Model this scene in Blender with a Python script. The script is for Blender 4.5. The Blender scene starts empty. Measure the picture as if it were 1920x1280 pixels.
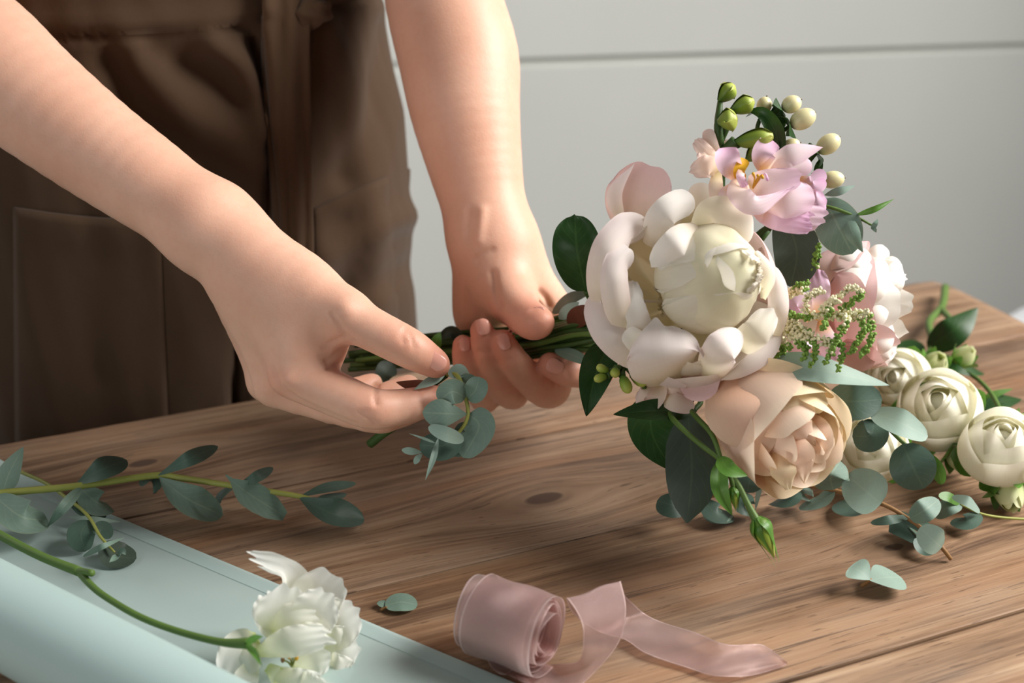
import bpy, math, random
import numpy as np
from mathutils import Vector
D = bpy.data
SC = bpy.context.scene
COL = SC.collection
random.seed(7)
RNG = np.random.default_rng(7)

# ---------------------------------------------------------------- camera
FPX = 2400.0                      # focal length in pixels of the 1920 x 1280 frame (45 mm)
PITCH = math.radians(24)
TOP = 0.75                        # table top height
CAM = np.array([0.0, 0.0, TOP + 0.42])
FWD = np.array([0, math.cos(PITCH), -math.sin(PITCH)])
UPV = np.array([0, math.sin(PITCH), math.cos(PITCH)])
RGT = np.array([1.0, 0, 0])
cd = D.cameras.new('camera')
cam = D.objects.new('camera', cd)
COL.objects.link(cam)
cam.location = CAM
cam.rotation_euler = (math.pi / 2 - PITCH, 0, 0)
cd.sensor_width = 36
cd.lens = FPX * 36 / 1920
cd.clip_start = 0.02
cd.dof.use_dof = True
cd.dof.focus_distance = 0.735
cd.dof.aperture_fstop = 5.6
SC.camera = cam

# ---------------------------------------------------------------- view, daylight
vs = SC.view_settings
vs.view_transform = 'Standard'
vs.look = 'None'
vs.gamma = 1
vs.use_curve_mapping = False
vs.exposure = 0.0
w = D.worlds.new('daylight')
SC.world = w
w.use_nodes = True
bg = w.node_tree.nodes['Background']
bg.inputs['Color'].default_value = (0.97, 0.98, 1.0, 1)
bg.inputs['Strength'].default_value = 0.09


def area(name, loc, target, sx, sy, power, color, spread=180):
    l = D.lights.new(name, 'AREA')
    l.shape = 'RECTANGLE'
    l.size = sx
    l.size_y = sy
    l.energy = power
    l.color = color
    l.spread = math.radians(spread)
    o = D.objects.new(name, l)
    COL.objects.link(o)
    o.location = loc
    d = Vector(target) - Vector(loc)
    o.rotation_euler = d.to_track_quat('-Z', 'Y').to_euler()
    return o


area('window_light', (1.38, 0.80, 1.82), (0.0, 0.80, 0.82), 0.85, 0.85, 30, (1.0, 0.972, 0.935), 122)
area('left_wall_wash', (-1.9, 1.30, 2.0), (0.2, 2.0, 1.0), 0.9, 0.9, 6, (1.0, 0.99, 0.98), 110)  # added lamp out of view, brightens the left of the back wall
area('front_fill_light', (-1.15, -0.85, 1.35), (0.15, 0.75, 0.93), 1.1, 0.9, 11, (1.0, 0.99, 0.98))  # unseen fill lamp, added to lift the surfaces facing the viewer


def P(x, y, d):
    """point seen at pixel x, y at depth d along the view axis"""
    return CAM + d * FWD + ((x - 960) / FPX * d) * RGT + ((640 - y) / FPX * d) * UPV


def T(x, y, h=0.0):
    """point seen at pixel x, y lying h above the table top"""
    r = FWD + (x - 960) / FPX * RGT + (640 - y) / FPX * UPV
    return CAM + r * ((TOP + h - CAM[2]) / r[2])


def depth_of(p):
    return float((np.asarray(p) - CAM) @ FWD)


def proj(p):
    q = np.asarray(p) - CAM
    d = q @ FWD
    return np.stack([960 + FPX * (q @ RGT) / d, 640 - FPX * (q @ UPV) / d], -1)


def V(x, y, z):
    """direction: x right, y up, z towards the viewer"""
    v = x * RGT + y * UPV - z * FWD
    return v / np.linalg.norm(v)


def nrm(v):
    v = np.asarray(v, float)
    return v / (np.linalg.norm(v, axis=-1, keepdims=True) + 1e-12)


# ---------------------------------------------------------------- objects
ORG = {}


def thing(name, label, cat, loc, group=None):
    o = D.objects.new(name, None)
    o.empty_display_size = 0.02
    COL.objects.link(o)
    o.location = loc
    ORG[o.name] = np.asarray(loc, float)
    o['label'] = label
    o['category'] = cat
    if group:
        o['group'] = group
    return o


def tag(o, label, cat, group=None, kind=None):
    o['label'] = label
    o['category'] = cat
    if group:
        o['group'] = group
    if kind:
        o['kind'] = kind
    return o


def mk(name, verts, faces, mat, parent=None, uv=None, origin=None, smooth=True, attr=None):
    """one mesh object from world-space vertices; the origin sits at `origin` (default: its base)"""
    verts = np.asarray(verts, float)
    org = np.asarray(origin, float) if origin is not None else verts.mean(0)
    me = D.meshes.new(name)
    me.from_pydata((verts - org).tolist(), [], [list(map(int, f)) for f in faces])
    if uv is not None:
        lay = me.uv_layers.new(name='UVMap')
        li = np.zeros(len(me.loops), np.int32)
        me.loops.foreach_get('vertex_index', li)
        lay.data.foreach_set('uv', np.asarray(uv, np.float32)[li].ravel())
    if attr is not None:
        at = me.attributes.new('tone', 'FLOAT', 'POINT')
        at.data.foreach_set('value', np.asarray(attr, np.float32))
    if smooth:
        me.polygons.foreach_set('use_smooth', np.ones(len(me.polygons), bool))
    me.materials.append(mat)
    me.update()
    o = D.objects.new(name, me)
    COL.objects.link(o)
    po = np.zeros(3)
    if parent is not None:
        o.parent = parent
        po = ORG[parent.name]
    o.location = org - po
    ORG[o.name] = org
    return o


def spline(pts, n):
    """Catmull-Rom through pts (k, m), n samples"""
    p = np.asarray(pts, float)
    if len(p) == 2:
        t = np.linspace(0, 1, n)[:, None]
        return p[0] * (1 - t) + p[1] * t
    p = np.vstack([2 * p[0] - p[1], p, 2 * p[-1] - p[-2]])
    t = np.linspace(0, len(p) - 3 - 1e-9, n)
    i = t.astype(int)
    f = (t - i)[:, None]
    a, b, c, d = p[i], p[i + 1], p[i + 2], p[i + 3]
    return 0.5 * (2 * b + (c - a) * f + (2 * a - 5 * b + 4 * c - d) * f ** 2 + (3 * b - a - 3 * c + d) * f ** 3)


def grid_faces(nv, nu, wrap=False):
    f = []
    for j in range(nv - 1):
        for i in range(nu if wrap else nu - 1):
            k = (i + 1) % nu
            f.append((j * nu + i, j * nu + k, (j + 1) * nu + k, (j + 1) * nu + i))
    return f


def tube_geo(pts, rad, n=24, m=9, flat=1.0):
    c = spline(pts, n)
    r = spline(np.asarray(rad, float)[:, None] if np.ndim(rad) else np.full((len(pts), 1), rad), n)[:, 0]
    tg = nrm(np.gradient(c, axis=0))
    ref = np.array([0.31, 0.2, 0.93])
    s = nrm(np.cross(tg, ref))
    q = np.cross(s, tg)
    a = np.linspace(0, 2 * math.pi, m, endpoint=False)
    v = c[:, None] + r[:, None, None] * (np.cos(a)[None, :, None] * s[:, None] + flat * np.sin(a)[None, :, None] * q[:, None])
    v = v.reshape(-1, 3)
    f = grid_faces(n, m, True)
    f.append(tuple(range(m))[::-1])
    f.append(tuple(range((n - 1) * m, n * m)))
    uv = np.stack([np.tile(a / 6.2832, n), np.repeat(np.linspace(0, 1, n), m)], 1)
    return v, f, uv


def tube(name, pts, rad, mat, parent=None, n=24, m=9, flat=1.0):
    v, f, uv = tube_geo(pts, rad, n, m, flat)
    return mk(name, v, f, mat, parent, uv, origin=np.asarray(pts[0], float))


def merge(geos):
    V_, F_, U_ = [], [], []
    k = 0
    for v, f, uv in geos:
        V_.append(v)
        U_.append(uv)
        F_ += [tuple(i + k for i in q) for q in f]
        k += len(v)
    return np.vstack(V_), F_, np.vstack(U_)


def lathe_geo(base, axis, prof, m=16, squash=1.0):
    """prof: (r, h) pairs along the axis"""
    ax = nrm(axis)
    s = nrm(np.cross(ax, [0.3, 0.5, 0.81]))
    q = np.cross(ax, s)
    a = np.linspace(0, 2 * math.pi, m, endpoint=False)
    pr = np.asarray(prof, float)
    v = (np.asarray(base) + pr[:, 1][:, None, None] * ax + pr[:, 0][:, None, None]
         * (np.cos(a)[None, :, None] * s + squash * np.sin(a)[None, :, None] * q)).reshape(-1, 3)
    f = grid_faces(len(pr), m, True)
    f.append(tuple(range(m))[::-1])
    f.append(tuple(range((len(pr) - 1) * m, len(pr) * m)))
    hh = (pr[:, 1] - pr[0, 1]) / (pr[-1, 1] - pr[0, 1] + 1e-9)
    uv = np.stack([np.tile(a / 6.2832, len(pr)), np.repeat(hh, m)], 1)
    return v, f, uv


def egg(r, h, n=14, p=1.0):
    """round profile of length h and radius r"""
    t = np.linspace(0.02, math.pi - 0.02, n)
    return [(r * math.sin(x) ** p, h * (1 - math.cos(x)) / 2) for x in t]


PROF = {
    'round': lambda v: np.sqrt(np.clip(1 - (2 * v - 1) ** 2, 0, 1)),
    'obov': lambda v: np.clip(np.sin(math.pi * v ** 1.5), 0, 1) ** 0.62,
    'ovate': lambda v: np.clip(np.sin(math.pi * v ** 0.72), 0, 1) ** 0.85,
    'lance': lambda v: np.clip(np.sin(math.pi * v ** 0.85), 0, 1) ** 1.15,
    'petal': lambda v: 0.30 + 0.70 * np.sin(np.clip(v / 0.62, 0, 1) * math.pi / 2) ** 1.1 - 0.12 * np.clip(v - 0.62, 0, 1) ** 2 / 0.14,
    'strap': lambda v: 0.55 + 0.45 * np.sin(np.clip(v / 0.4, 0, 1) * math.pi / 2),
    'point': lambda v: (0.35 + 0.65 * np.clip(v / 0.5, 0, 1)) * np.clip(1 - (np.clip(v - 0.5, 0, 1) / 0.5) ** 1.7, 0, 1),
}


def petal_geo(pts, hw, n=0.0, prof='round', cup=0.0, fold=0.0, twist=0.0, tipcurl=0.0, ruffle=(0, 5, 0), jag=0.0,
              notch=0.0, rnd=0.0, nu=15, nv=26, floor=None, wave=0.0, seed=0):
    """blade along the spine pts; hw = half width in pixels as seen; n = 0 facing the viewer .. 1 facing up, or a vector"""
    rg = np.random.default_rng(seed + 11)
    c0 = spline(pts, nv)
    tt = np.linspace(0, 1, nv)
    u = np.linspace(-1, 1, nu)
    mid = c0[nv // 2]
    view = nrm(CAM - mid)
    if np.ndim(n):
        N0 = nrm(n)
    else:
        N0 = nrm(view * (1 - n) + np.array([0, 0, 1.0]) * n)
    tg = nrm(np.gradient(c0, axis=0))
    s = nrm(np.cross(tg, N0))
    if twist:
        a = math.radians(twist)
        nn = np.cross(s, tg)
        s = s * math.cos(a) + nn * math.sin(a)
    nn = nrm(np.cross(s, tg))
    # visible width of a unit of s, across the seen direction of the spine
    im = proj(np.array([c0[nv // 2 - 3], c0[nv // 2 + 3], mid - s[nv // 2] * 0.002, mid + s[nv // 2] * 0.002]))
    d = im[1] - im[0]
    d = d / (np.hypot(*d) + 1e-9)
    e = im[3] - im[2]
    pxm = max(abs(e[0] * -d[1] + e[1] * d[0]) / 0.004, 0.3 * FPX / depth_of(mid))
    W = hw / pxm
    pr = PROF[prof](tt) if isinstance(prof, str) else np.interp(tt, np.linspace(0, 1, len(prof)), spline(np.asarray(prof, float)[:, None], len(prof))[:, 0])
    L = np.linalg.norm(np.diff(c0, axis=0), axis=1).sum()
    jn = spline(rg.normal(size=(9, 1)), nu)[:, 0] * jag * .5
    uu = np.tile(u, (nv, 1))
    T2 = np.tile(tt[:, None], (1, nu))
    # tips: notch in the middle, jag along the edge
    ext = -notch * np.exp(-(uu / 0.28) ** 2) + jn[None, :]
    if isinstance(prof, str) and prof in ('petal', 'strap'):
        ext = ext - min(0.5, 0.85 * W / L) * (1 - np.sqrt(np.clip(1 - uu ** 2, 0, 1)))
    ext = ext - rnd * (1 - np.sqrt(np.clip(1 - uu ** 2, 0, 1)))
    T3 = np.clip(T2 * (1 + ext * T2 ** 1.5), 0, 1.2)
    ci = np.stack([np.interp(np.clip(T3, 0, 1), tt, c0[:, k]) for k in range(3)], -1)
    ci += (np.clip(T3 - 1, 0, 1) * L)[..., None] * tg[-1]
    X = ci + (uu * (pr * W)[:, None])[..., None] * s[:, None]
    amp, fr, ph = ruffle
    off = cup * W * (uu ** 2) * pr[:, None] + fold * W * np.abs(uu) * pr[:, None]
    off += amp * W * (np.sin(fr * 6.2832 * T2 + ph + 2.1 * (uu > 0)) * np.abs(uu) ** 4
                      + 0.8 * np.sin(fr * 3.1 * uu + ph) * T2 ** 6)
    if wave:
        off += wave * W * np.sin(3.3 * uu + 5 * T2 + seed) * np.sin(4 * T2 + seed * 1.7)
    off += -tipcurl * L * T2 ** 3.5
    X = X + off[..., None] * nn[:, None]
    X = X.reshape(-1, 3)
    if floor is not None:
        X[:, 2] = np.maximum(X[:, 2], TOP + floor)
    uv = np.stack([(uu.ravel() + 1) / 2, T2.ravel()], 1)
    return X, grid_faces(nv, nu), uv


def petal(name, pts, hw, mat, parent, **k):
    v, f, uv = petal_geo(pts, hw, **k)
    return mk(name, v, f, mat, parent, uv, origin=np.asarray(pts[0], float))


def bowl_geo(C, axis, up, R, H, phi, half, r0=0.12, belly=0.55, rim=0.8, lift=0.0, ruffle=(0, 5, 0), jag=0.0, curl=0.0,
             notch=0.0, pexp=2.6, nu=21, nv=26, seed=0, dome=0.0, open_=0.0, wave=0.0):
    """petal wrapped on a bowl about `axis`; phi = where round the axis (0 = right, 90 = up as seen), half = half angle"""
    rg = np.random.default_rng(seed + 3)
    ax = nrm(axis)
    e1 = nrm(np.cross(up, ax))
    e2 = np.cross(ax, e1)
    v = np.linspace(0, 1, nv)
    u = np.linspace(-1, 1, nu)
    uu, vv = np.meshgrid(u, v)
    jn = spline(rg.normal(size=(9, 1)), nu)[:, 0] * jag * .5
    pexp = min(pexp, 2.5)
    end = (1 - 0.5 * (1 - (1 - np.abs(u) ** pexp) ** (1 / pexp)) + jn - notch * np.exp(-(u / 0.22) ** 2))[None, :]
    t = vv * end
    wprof = 0.35 + 0.65 * np.clip(t / 0.5, 0, 1) ** 0.7
    ang = np.radians(phi) + np.radians(half) * uu * wprof
    r = np.where(t < belly, r0 + (1 - r0) * np.sin(np.clip(t / belly, 0, 1) * math.pi / 2) ** 0.9,
                 1 + (rim - 1) * (np.clip((t - belly) / (1 - belly), 0, 1)) ** 1.6)
    h = t ** 1.35
    r = r + curl * np.clip(t - 0.8, 0, 1) ** 1.5 * 6
    h = h - abs(curl) * np.clip(t - 0.86, 0, 1) * 1.2
    amp, fr, ph = ruffle
    r = r + amp * np.sin(fr * 3.1416 * uu + ph) * t ** 4
    r = r + lift + dome * np.abs(uu) ** 2 * t + open_ * t ** 2 + wave * np.sin(5 * uu + 4 * t + seed) * t
    h = h + amp * 0.7 * np.sin(fr * 3.1416 * uu + ph + 1) * t ** 4
    X = np.asarray(C) + (R * r * np.cos(ang))[..., None] * e1 + (R * r * np.sin(ang))[..., None] * e2 + (H * h)[..., None] * ax
    uv = np.stack([(uu.ravel() + 1) / 2, t.ravel()], 1)
    return X.reshape(-1, 3), grid_faces(nv, nu), uv


def bowl(name, mat, parent, *a, **k):
    v, f, uv = bowl_geo(*a, **k)
    return mk(name, v, f, mat, parent, uv, origin=np.asarray(a[0], float))


def blob_geo(C, axes, radii, n=18, m=24, bump=0.0, fr=3.0, seed=0):
    """closed rounded body with its own lumps"""
    th = np.linspace(0.01, math.pi - 0.01, n)
    ph = np.linspace(0, 2 * math.pi, m, endpoint=False)
    A, B = np.meshgrid(th, ph, indexing='ij')
    d = np.stack([np.sin(A) * np.cos(B), np.sin(A) * np.sin(B), np.cos(A)], -1)
    k = 1 + bump * (np.sin(fr * d[..., 0] * 3 + seed) * np.sin(fr * d[..., 1] * 2.7 + 1.3 * seed) + 0.6 * np.sin(fr * d[..., 2] * 3.4 + d[..., 0] * 2 + seed))
    X = np.asarray(C) + sum((k * d[..., i] * radii[i])[..., None] * np.asarray(axes[i]) for i in range(3))
    f = grid_faces(n, m, True)
    f.append(tuple(range(m))[::-1])
    f.append(tuple(range((n - 1) * m, n * m)))
    uv = np.stack([B.ravel() / 6.2832, A.ravel() / math.pi], 1)
    return X.reshape(-1, 3), f, uv

# ---------------------------------------------------------------- materials
def srgb(r, g, b):
    f = lambda c: (c / 255 / 12.92) if c / 255 <= 0.04045 else ((c / 255 + 0.055) / 1.055) ** 2.4
    return (f(r), f(g), f(b), 1)


class NT:
    def __init__(s, name):
        s.m = D.materials.new(name)
        s.m.use_nodes = True
        s.t = s.m.node_tree
        s.b = s.t.nodes['Principled BSDF']
        s.out = s.t.nodes['Material Output']

    def n(s, kind, **k):
        x = s.t.nodes.new(kind)
        for a, v in k.items():
            if a in x.inputs:
                x.inputs[a].default_value = v
            else:
                setattr(x, a, v)
        return x

    def l(s, a, b):
        s.t.links.new(a, b)

    def ramp(s, fac, stops):
        r = s.n('ShaderNodeValToRGB')
        while len(r.color_ramp.elements) < len(stops):
            r.color_ramp.elements.new(0.5)
        for e, (p, c) in zip(r.color_ramp.elements, stops):
            e.position = p
            e.color = c
        s.l(fac, r.inputs['Fac'])
        return r.outputs['Color']

    def mix(s, fac, a, b, mode='MIX'):
        x = s.n('ShaderNodeMix', data_type='RGBA', blend_type=mode)
        for sock, v in ((x.inputs[0], fac), (x.inputs[6], a), (x.inputs[7], b)):
            if hasattr(v, 'links'):
                s.l(v, sock)
            else:
                sock.default_value = v
        return x.outputs[2]

    def math(s, op, a, b=0.0, c=None):
        x = s.n('ShaderNodeMath', operation=op)
        for i, v in enumerate((a, b) if c is None else (a, b, c)):
            if hasattr(v, 'links'):
                s.l(v, x.inputs[i])
            else:
                x.inputs[i].default_value = v
        return x.outputs[0]

    def noise(s, vec, scale, detail=3, rough=0.5, dist=0.0, out=0):
        x = s.n('ShaderNodeTexNoise')
        x.inputs['Scale'].default_value = scale
        x.inputs['Detail'].default_value = detail
        x.inputs['Roughness'].default_value = rough
        x.inputs['Distortion'].default_value = dist
        s.l(vec, x.inputs['Vector'])
        return x.outputs[out]

    def mapping(s, vec, scale=(1, 1, 1), loc=(0, 0, 0)):
        x = s.n('ShaderNodeMapping')
        x.inputs['Scale'].default_value = scale
        x.inputs['Location'].default_value = loc
        s.l(vec, x.inputs['Vector'])
        return x.outputs[0]

    def bump(s, h, strength, dist, to=None):
        x = s.n('ShaderNodeBump')
        x.inputs['Strength'].default_value = strength
        x.inputs['Distance'].default_value = dist
        s.l(h, x.inputs['Height'])
        for b in (to or [s.b]):
            s.l(x.outputs[0], b.inputs['Normal'])
        return x.outputs[0]

    def sep(s, vec):
        x = s.n('ShaderNodeSeparateXYZ')
        s.l(vec, x.inputs[0])
        return x.outputs


def petal_mat(name, stops, edge=None, edge_amt=0.6, trans=0.35, rough=0.72, streak=0.06, streak_col=None, bump=0.12):
    """petal: colour runs from claw to tip, own tint on the edges, fine veins; thin enough to let light through"""
    k = NT(name)
    uv = k.n('ShaderNodeTexCoord').outputs['UV']
    x, y, _ = k.sep(uv)
    c = k.ramp(y, [(p, srgb(*q)) for p, q in stops])
    if edge:
        e = k.math('POWER', k.math('ABSOLUTE', k.math('MULTIPLY_ADD', x, 2.0, -1.0)), 2.5)
        e = k.math('MULTIPLY', e, edge_amt)
        c = k.mix(e, c, srgb(*edge))
    nz = k.noise(k.mapping(uv, (26, 2.2, 1)), 1.6, 4, 0.6)
    sc = srgb(*streak_col) if streak_col else (0.6, 0.6, 0.6, 1)
    c = k.mix(k.math('MULTIPLY', k.math('SUBTRACT', nz, 0.42), streak * 4), c, sc, 'MULTIPLY' if not streak_col else 'MIX')
    k.l(c, k.b.inputs['Base Color'])
    k.b.inputs['Roughness'].default_value = rough
    k.b.inputs['Specular IOR Level'].default_value = 0.16
    tr = k.n('ShaderNodeBsdfTranslucent')
    k.l(c, tr.inputs['Color'])
    mx = k.n('ShaderNodeMixShader')
    mx.inputs[0].default_value = trans
    k.l(k.b.outputs[0], mx.inputs[1])
    k.l(tr.outputs[0], mx.inputs[2])
    k.l(mx.outputs[0], k.out.inputs['Surface'])
    k.bump(nz, bump, 0.0006)
    return k.m


def leaf_mat(name, col, vein, trans=0.12, rough=0.5, mottle=0.25, under=None, veins=0.35, spec=0.35, edge=None):
    k = NT(name)
    tc = k.n('ShaderNodeTexCoord')
    uv = tc.outputs['UV']
    x, y, _ = k.sep(uv)
    ax = k.math('ABSOLUTE', k.math('MULTIPLY_ADD', x, 2.0, -1.0))
    rib = k.math('LESS_THAN', ax, 0.045)
    # side veins run off the rib at an angle
    ph = k.math('SINE', k.math('MULTIPLY', k.math('SUBTRACT', y, k.math('MULTIPLY', ax, 0.35)), 46.0))
    side = k.math('MULTIPLY', k.math('GREATER_THAN', ph, 0.93), 0.5)
    nz = k.noise(tc.outputs['Object'], 90, 4, 0.6)
    nb = k.noise(tc.outputs['Object'], 28, 2, 0.5)
    a = srgb(*col)
    dk = tuple(v * (1 - mottle) for v in a[:3]) + (1,)
    lt = tuple(min(1, v * (1 + mottle * 1.1)) for v in a[:3]) + (1,)
    c = k.ramp(k.math('MULTIPLY_ADD', nz, 0.5, k.math('MULTIPLY', nb, 0.5)), [(0.3, dk), (0.5, a), (0.7, lt)])
    c = k.mix(k.math('MULTIPLY', k.math('MAXIMUM', rib, side), veins), c, srgb(*vein))
    if edge:
        c = k.mix(k.math('MULTIPLY', k.math('GREATER_THAN', ax, 0.965), 0.7), c, srgb(*edge))
    if under:
        geo = k.n('ShaderNodeNewGeometry')
        c = k.mix(geo.outputs['Backfacing'], c, srgb(*under))
    k.l(c, k.b.inputs['Base Color'])
    k.b.inputs['Roughness'].default_value = rough
    k.b.inputs['Specular IOR Level'].default_value = spec
    tr = k.n('ShaderNodeBsdfTranslucent')
    k.l(c, tr.inputs['Color'])
    mx = k.n('ShaderNodeMixShader')
    mx.inputs[0].default_value = trans
    k.l(k.b.outputs[0], mx.inputs[1])
    k.l(tr.outputs[0], mx.inputs[2])
    k.l(mx.outputs[0], k.out.inputs['Surface'])
    k.bump(k.math('ADD', nz, k.math('MULTIPLY', k.math('MAXIMUM', rib, side), -0.6)), 0.25, 0.0006)
    return k.m


def plain_mat(name, col, rough=0.6, var=0.15, scale=60, bump=0.1, spec=0.3, sub=0.0, stops=None, dist=0.0008):
    k = NT(name)
    tc = k.n('ShaderNodeTexCoord')
    nz = k.noise(tc.outputs['Object'], scale, 4, 0.55)
    if stops:
        base = k.ramp(k.sep(tc.outputs['UV'])[1], [(p, srgb(*q)) for p, q in stops])
    else:
        base = srgb(*col)
    c = k.mix(k.math('MULTIPLY', nz, var * 2), base, (0.35, 0.35, 0.33, 1), 'MULTIPLY')
    k.l(c, k.b.inputs['Base Color'])
    k.b.inputs['Roughness'].default_value = rough
    k.b.inputs['Specular IOR Level'].default_value = spec
    if sub:
        k.b.inputs['Subsurface Weight'].default_value = sub
        k.b.inputs['Subsurface Radius'].default_value = (1, 0.8, 0.5)
        k.b.inputs['Subsurface Scale'].default_value = 0.004
    if bump:
        k.bump(nz, bump, dist)
    return k.m


def wall_mat():
    k = NT('painted_panel')
    o = k.n('ShaderNodeTexCoord').outputs['Object']
    nz = k.noise(o, 3, 3, 0.5)
    k.l(k.ramp(nz, [(0.3, srgb(219, 221, 216)), (0.7, srgb(225, 227, 222))]), k.b.inputs['Base Color'])
    k.b.inputs['Roughness'].default_value = 0.6
    k.bump(k.noise(o, 160, 3, 0.5), 0.05, 0.001)
    return k.m


def wood_mat(name, tint, knots, seed):
    """old board: x along the grain, knots = (x, y, size) in the board's own coordinates"""
    k = NT(name)
    o = k.n('ShaderNodeTexCoord').outputs['Object']
    x, y, z = k.sep(o)
    # knots push the grain aside
    dy = None
    kd = None
    for (kx, ky, ks) in knots:
        a = k.math('DIVIDE', k.math('SUBTRACT', x, kx), ks * 2.1)
        b = k.math('DIVIDE', k.math('SUBTRACT', y, ky), ks)
        r2 = k.math('ADD', k.math('MULTIPLY', a, a), k.math('MULTIPLY', b, b))
        g = k.math('POWER', 2.718, k.math('MULTIPLY', r2, -0.16))
        p = k.math('MULTIPLY', k.math('MULTIPLY', b, g), ks * 1.1)
        dy = p if dy is None else k.math('ADD', dy, p)
        kd = r2 if kd is None else k.math('MINIMUM', kd, r2)
    yy = k.math('SUBTRACT', y, dy) if dy is not None else y
    cb = k.n('ShaderNodeCombineXYZ')
    k.l(x, cb.inputs[0])
    k.l(yy, cb.inputs[1])
    k.l(z, cb.inputs[2])
    v = k.mapping(cb.outputs[0], (1, 1, 1), (seed * 3.7, seed * 1.3, seed))
    broad = k.noise(k.mapping(v, (2.2, 22, 6)), 1.0, 4, 0.55, 0.4)
    mid = k.noise(k.mapping(v, (4, 130, 20)), 1.0, 6, 0.68, 0.4)
    fine = k.noise(k.mapping(v, (14, 420, 60)), 1.0, 3, 0.6)
    patch = k.noise(k.mapping(v, (4, 9, 4)), 1.0, 4, 0.6)
    g = k.math('ADD', k.math('MULTIPLY', broad, 0.36), k.math('ADD', k.math('MULTIPLY', mid, 0.42), k.math('MULTIPLY', fine, 0.22)))
    t = tint
    mul = lambda c: srgb(*[min(255, c[i] * t[i]) for i in range(3)])
    c = k.ramp(g, [(0.30, mul((62, 45, 34))), (0.41, mul((110, 84, 63))), (0.51, mul((158, 127, 98))), (0.62, mul((188, 159, 128))), (0.76, mul((204, 181, 152)))])
    stain = k.noise(k.mapping(v, (2.2, 5.5, 2), (4, 7, 2)), 1.0, 5, 0.62, 0.6)
    c = k.mix(0.75, c, k.ramp(stain, [(0.30, (0.36, 0.32, 0.29, 1)), (0.50, (0.80, 0.77, 0.74, 1)), (0.64, (1.0, 1.0, 1.0, 1))]), 'MULTIPLY')
    # grey weathering in patches and warm ones
    c = k.mix(k.math('MULTIPLY', k.ramp(patch, [(0.45, (0, 0, 0, 1)), (0.7, (1, 1, 1, 1))]), 0.45), c, mul((158, 140, 122)))
    warm = k.noise(k.mapping(v, (3, 30, 4), (9, 2, 1)), 1.0, 3, 0.5)
    c = k.mix(k.math('MULTIPLY', k.ramp(warm, [(0.5, (0, 0, 0, 1)), (0.75, (1, 1, 1, 1))]), 0.42), c, mul((158, 108, 68)))
    # dark pores and short cracks along the grain
    pore = k.noise(k.mapping(v, (40, 520, 50), (2, 5, 0)), 1.0, 2, 0.5)
    c = k.mix(k.math('MULTIPLY', k.math('LESS_THAN', pore, 0.33), 0.55), c, mul((70, 48, 34)))
    crack = k.noise(k.mapping(v, (2.5, 120, 8), (5, 1, 3)), 1.0, 2, 0.4)
    ck = k.ramp(k.math('ABSOLUTE', k.math('SUBTRACT', crack, 0.5)), [(0.0, (1, 1, 1, 1)), (0.012, (0, 0, 0, 1))])
    area_ = k.ramp(patch, [(0.5, (0, 0, 0, 1)), (0.62, (1, 1, 1, 1))])
    ck = k.math('MULTIPLY', ck, area_)
    c = k.mix(k.math('MULTIPLY', ck, 0.75), c, mul((60, 40, 28)))
    if kd is not None:
        rr = k.math('SQRT', kd)
        rings = k.math('MULTIPLY_ADD', k.math('SINE', k.math('MULTIPLY_ADD', rr, 13.0, k.math('MULTIPLY', broad, 9.0))), 0.5, 0.5)
        halo = k.math('SUBTRACT', 1.0, k.ramp(rr, [(0.30, (0, 0, 0, 1)), (1.0, (1, 1, 1, 1))]))
        c = k.mix(k.math('MULTIPLY', k.math('MULTIPLY', halo, rings), 0.6), c, mul((120, 96, 76)))
        core = k.math('SUBTRACT', 1.0, k.ramp(k.math('MULTIPLY_ADD', broad, 0.25, rr), [(0.56, (0, 0, 0, 1)), (0.68, (1, 1, 1, 1))]))
        c = k.mix(k.math('MULTIPLY', core, 0.9), c, mul((84, 66, 54)))
    k.l(c, k.b.inputs['Base Color'])
    k.b.inputs['Roughness'].default_value = 0.62
    k.b.inputs['Specular IOR Level'].default_value = 0.3
    h = k.math('SUBTRACT', k.math('MULTIPLY_ADD', mid, 0.6, k.math('MULTIPLY', fine, 0.5)), k.math('MULTIPLY', ck, 0.8))
    k.bump(h, 0.45, 0.0016)
    return k.m


def skin_mat():
    k = NT('skin')
    tc = k.n('ShaderNodeTexCoord')
    o = tc.outputs['Object']
    at = k.n('ShaderNodeAttribute', attribute_name='tone')
    nz = k.noise(o, 22, 3, 0.5)
    c = k.ramp(nz, [(0.3, srgb(217, 167, 142)), (0.7, srgb(228, 182, 158))])
    c = k.mix(k.math('MULTIPLY', at.outputs['Fac'], 0.75), c, srgb(214, 132, 108))
    mott = k.noise(o, 260, 3, 0.55)
    c = k.mix(k.math('MULTIPLY', k.math('SUBTRACT', mott, 0.45), 0.5), c, srgb(205, 140, 116))
    k.l(c, k.b.inputs['Base Color'])
    k.b.inputs['Roughness'].default_value = 0.48
    k.b.inputs['Specular IOR Level'].default_value = 0.35
    k.b.inputs['Subsurface Weight'].default_value = 0.35
    k.b.inputs['Subsurface Radius'].default_value = (1.0, 0.4, 0.22)
    k.b.inputs['Subsurface Scale'].default_value = 0.006
    v = k.n('ShaderNodeTexVoronoi', feature='F1')
    v.inputs['Scale'].default_value = 900
    k.l(o, v.inputs['Vector'])
    h = k.math('ADD', k.math('MULTIPLY', v.outputs['Distance'], 0.5), k.noise(o, 420, 3, 0.6))
    k.bump(h, 0.16, 0.0006)
    return k.m


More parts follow.
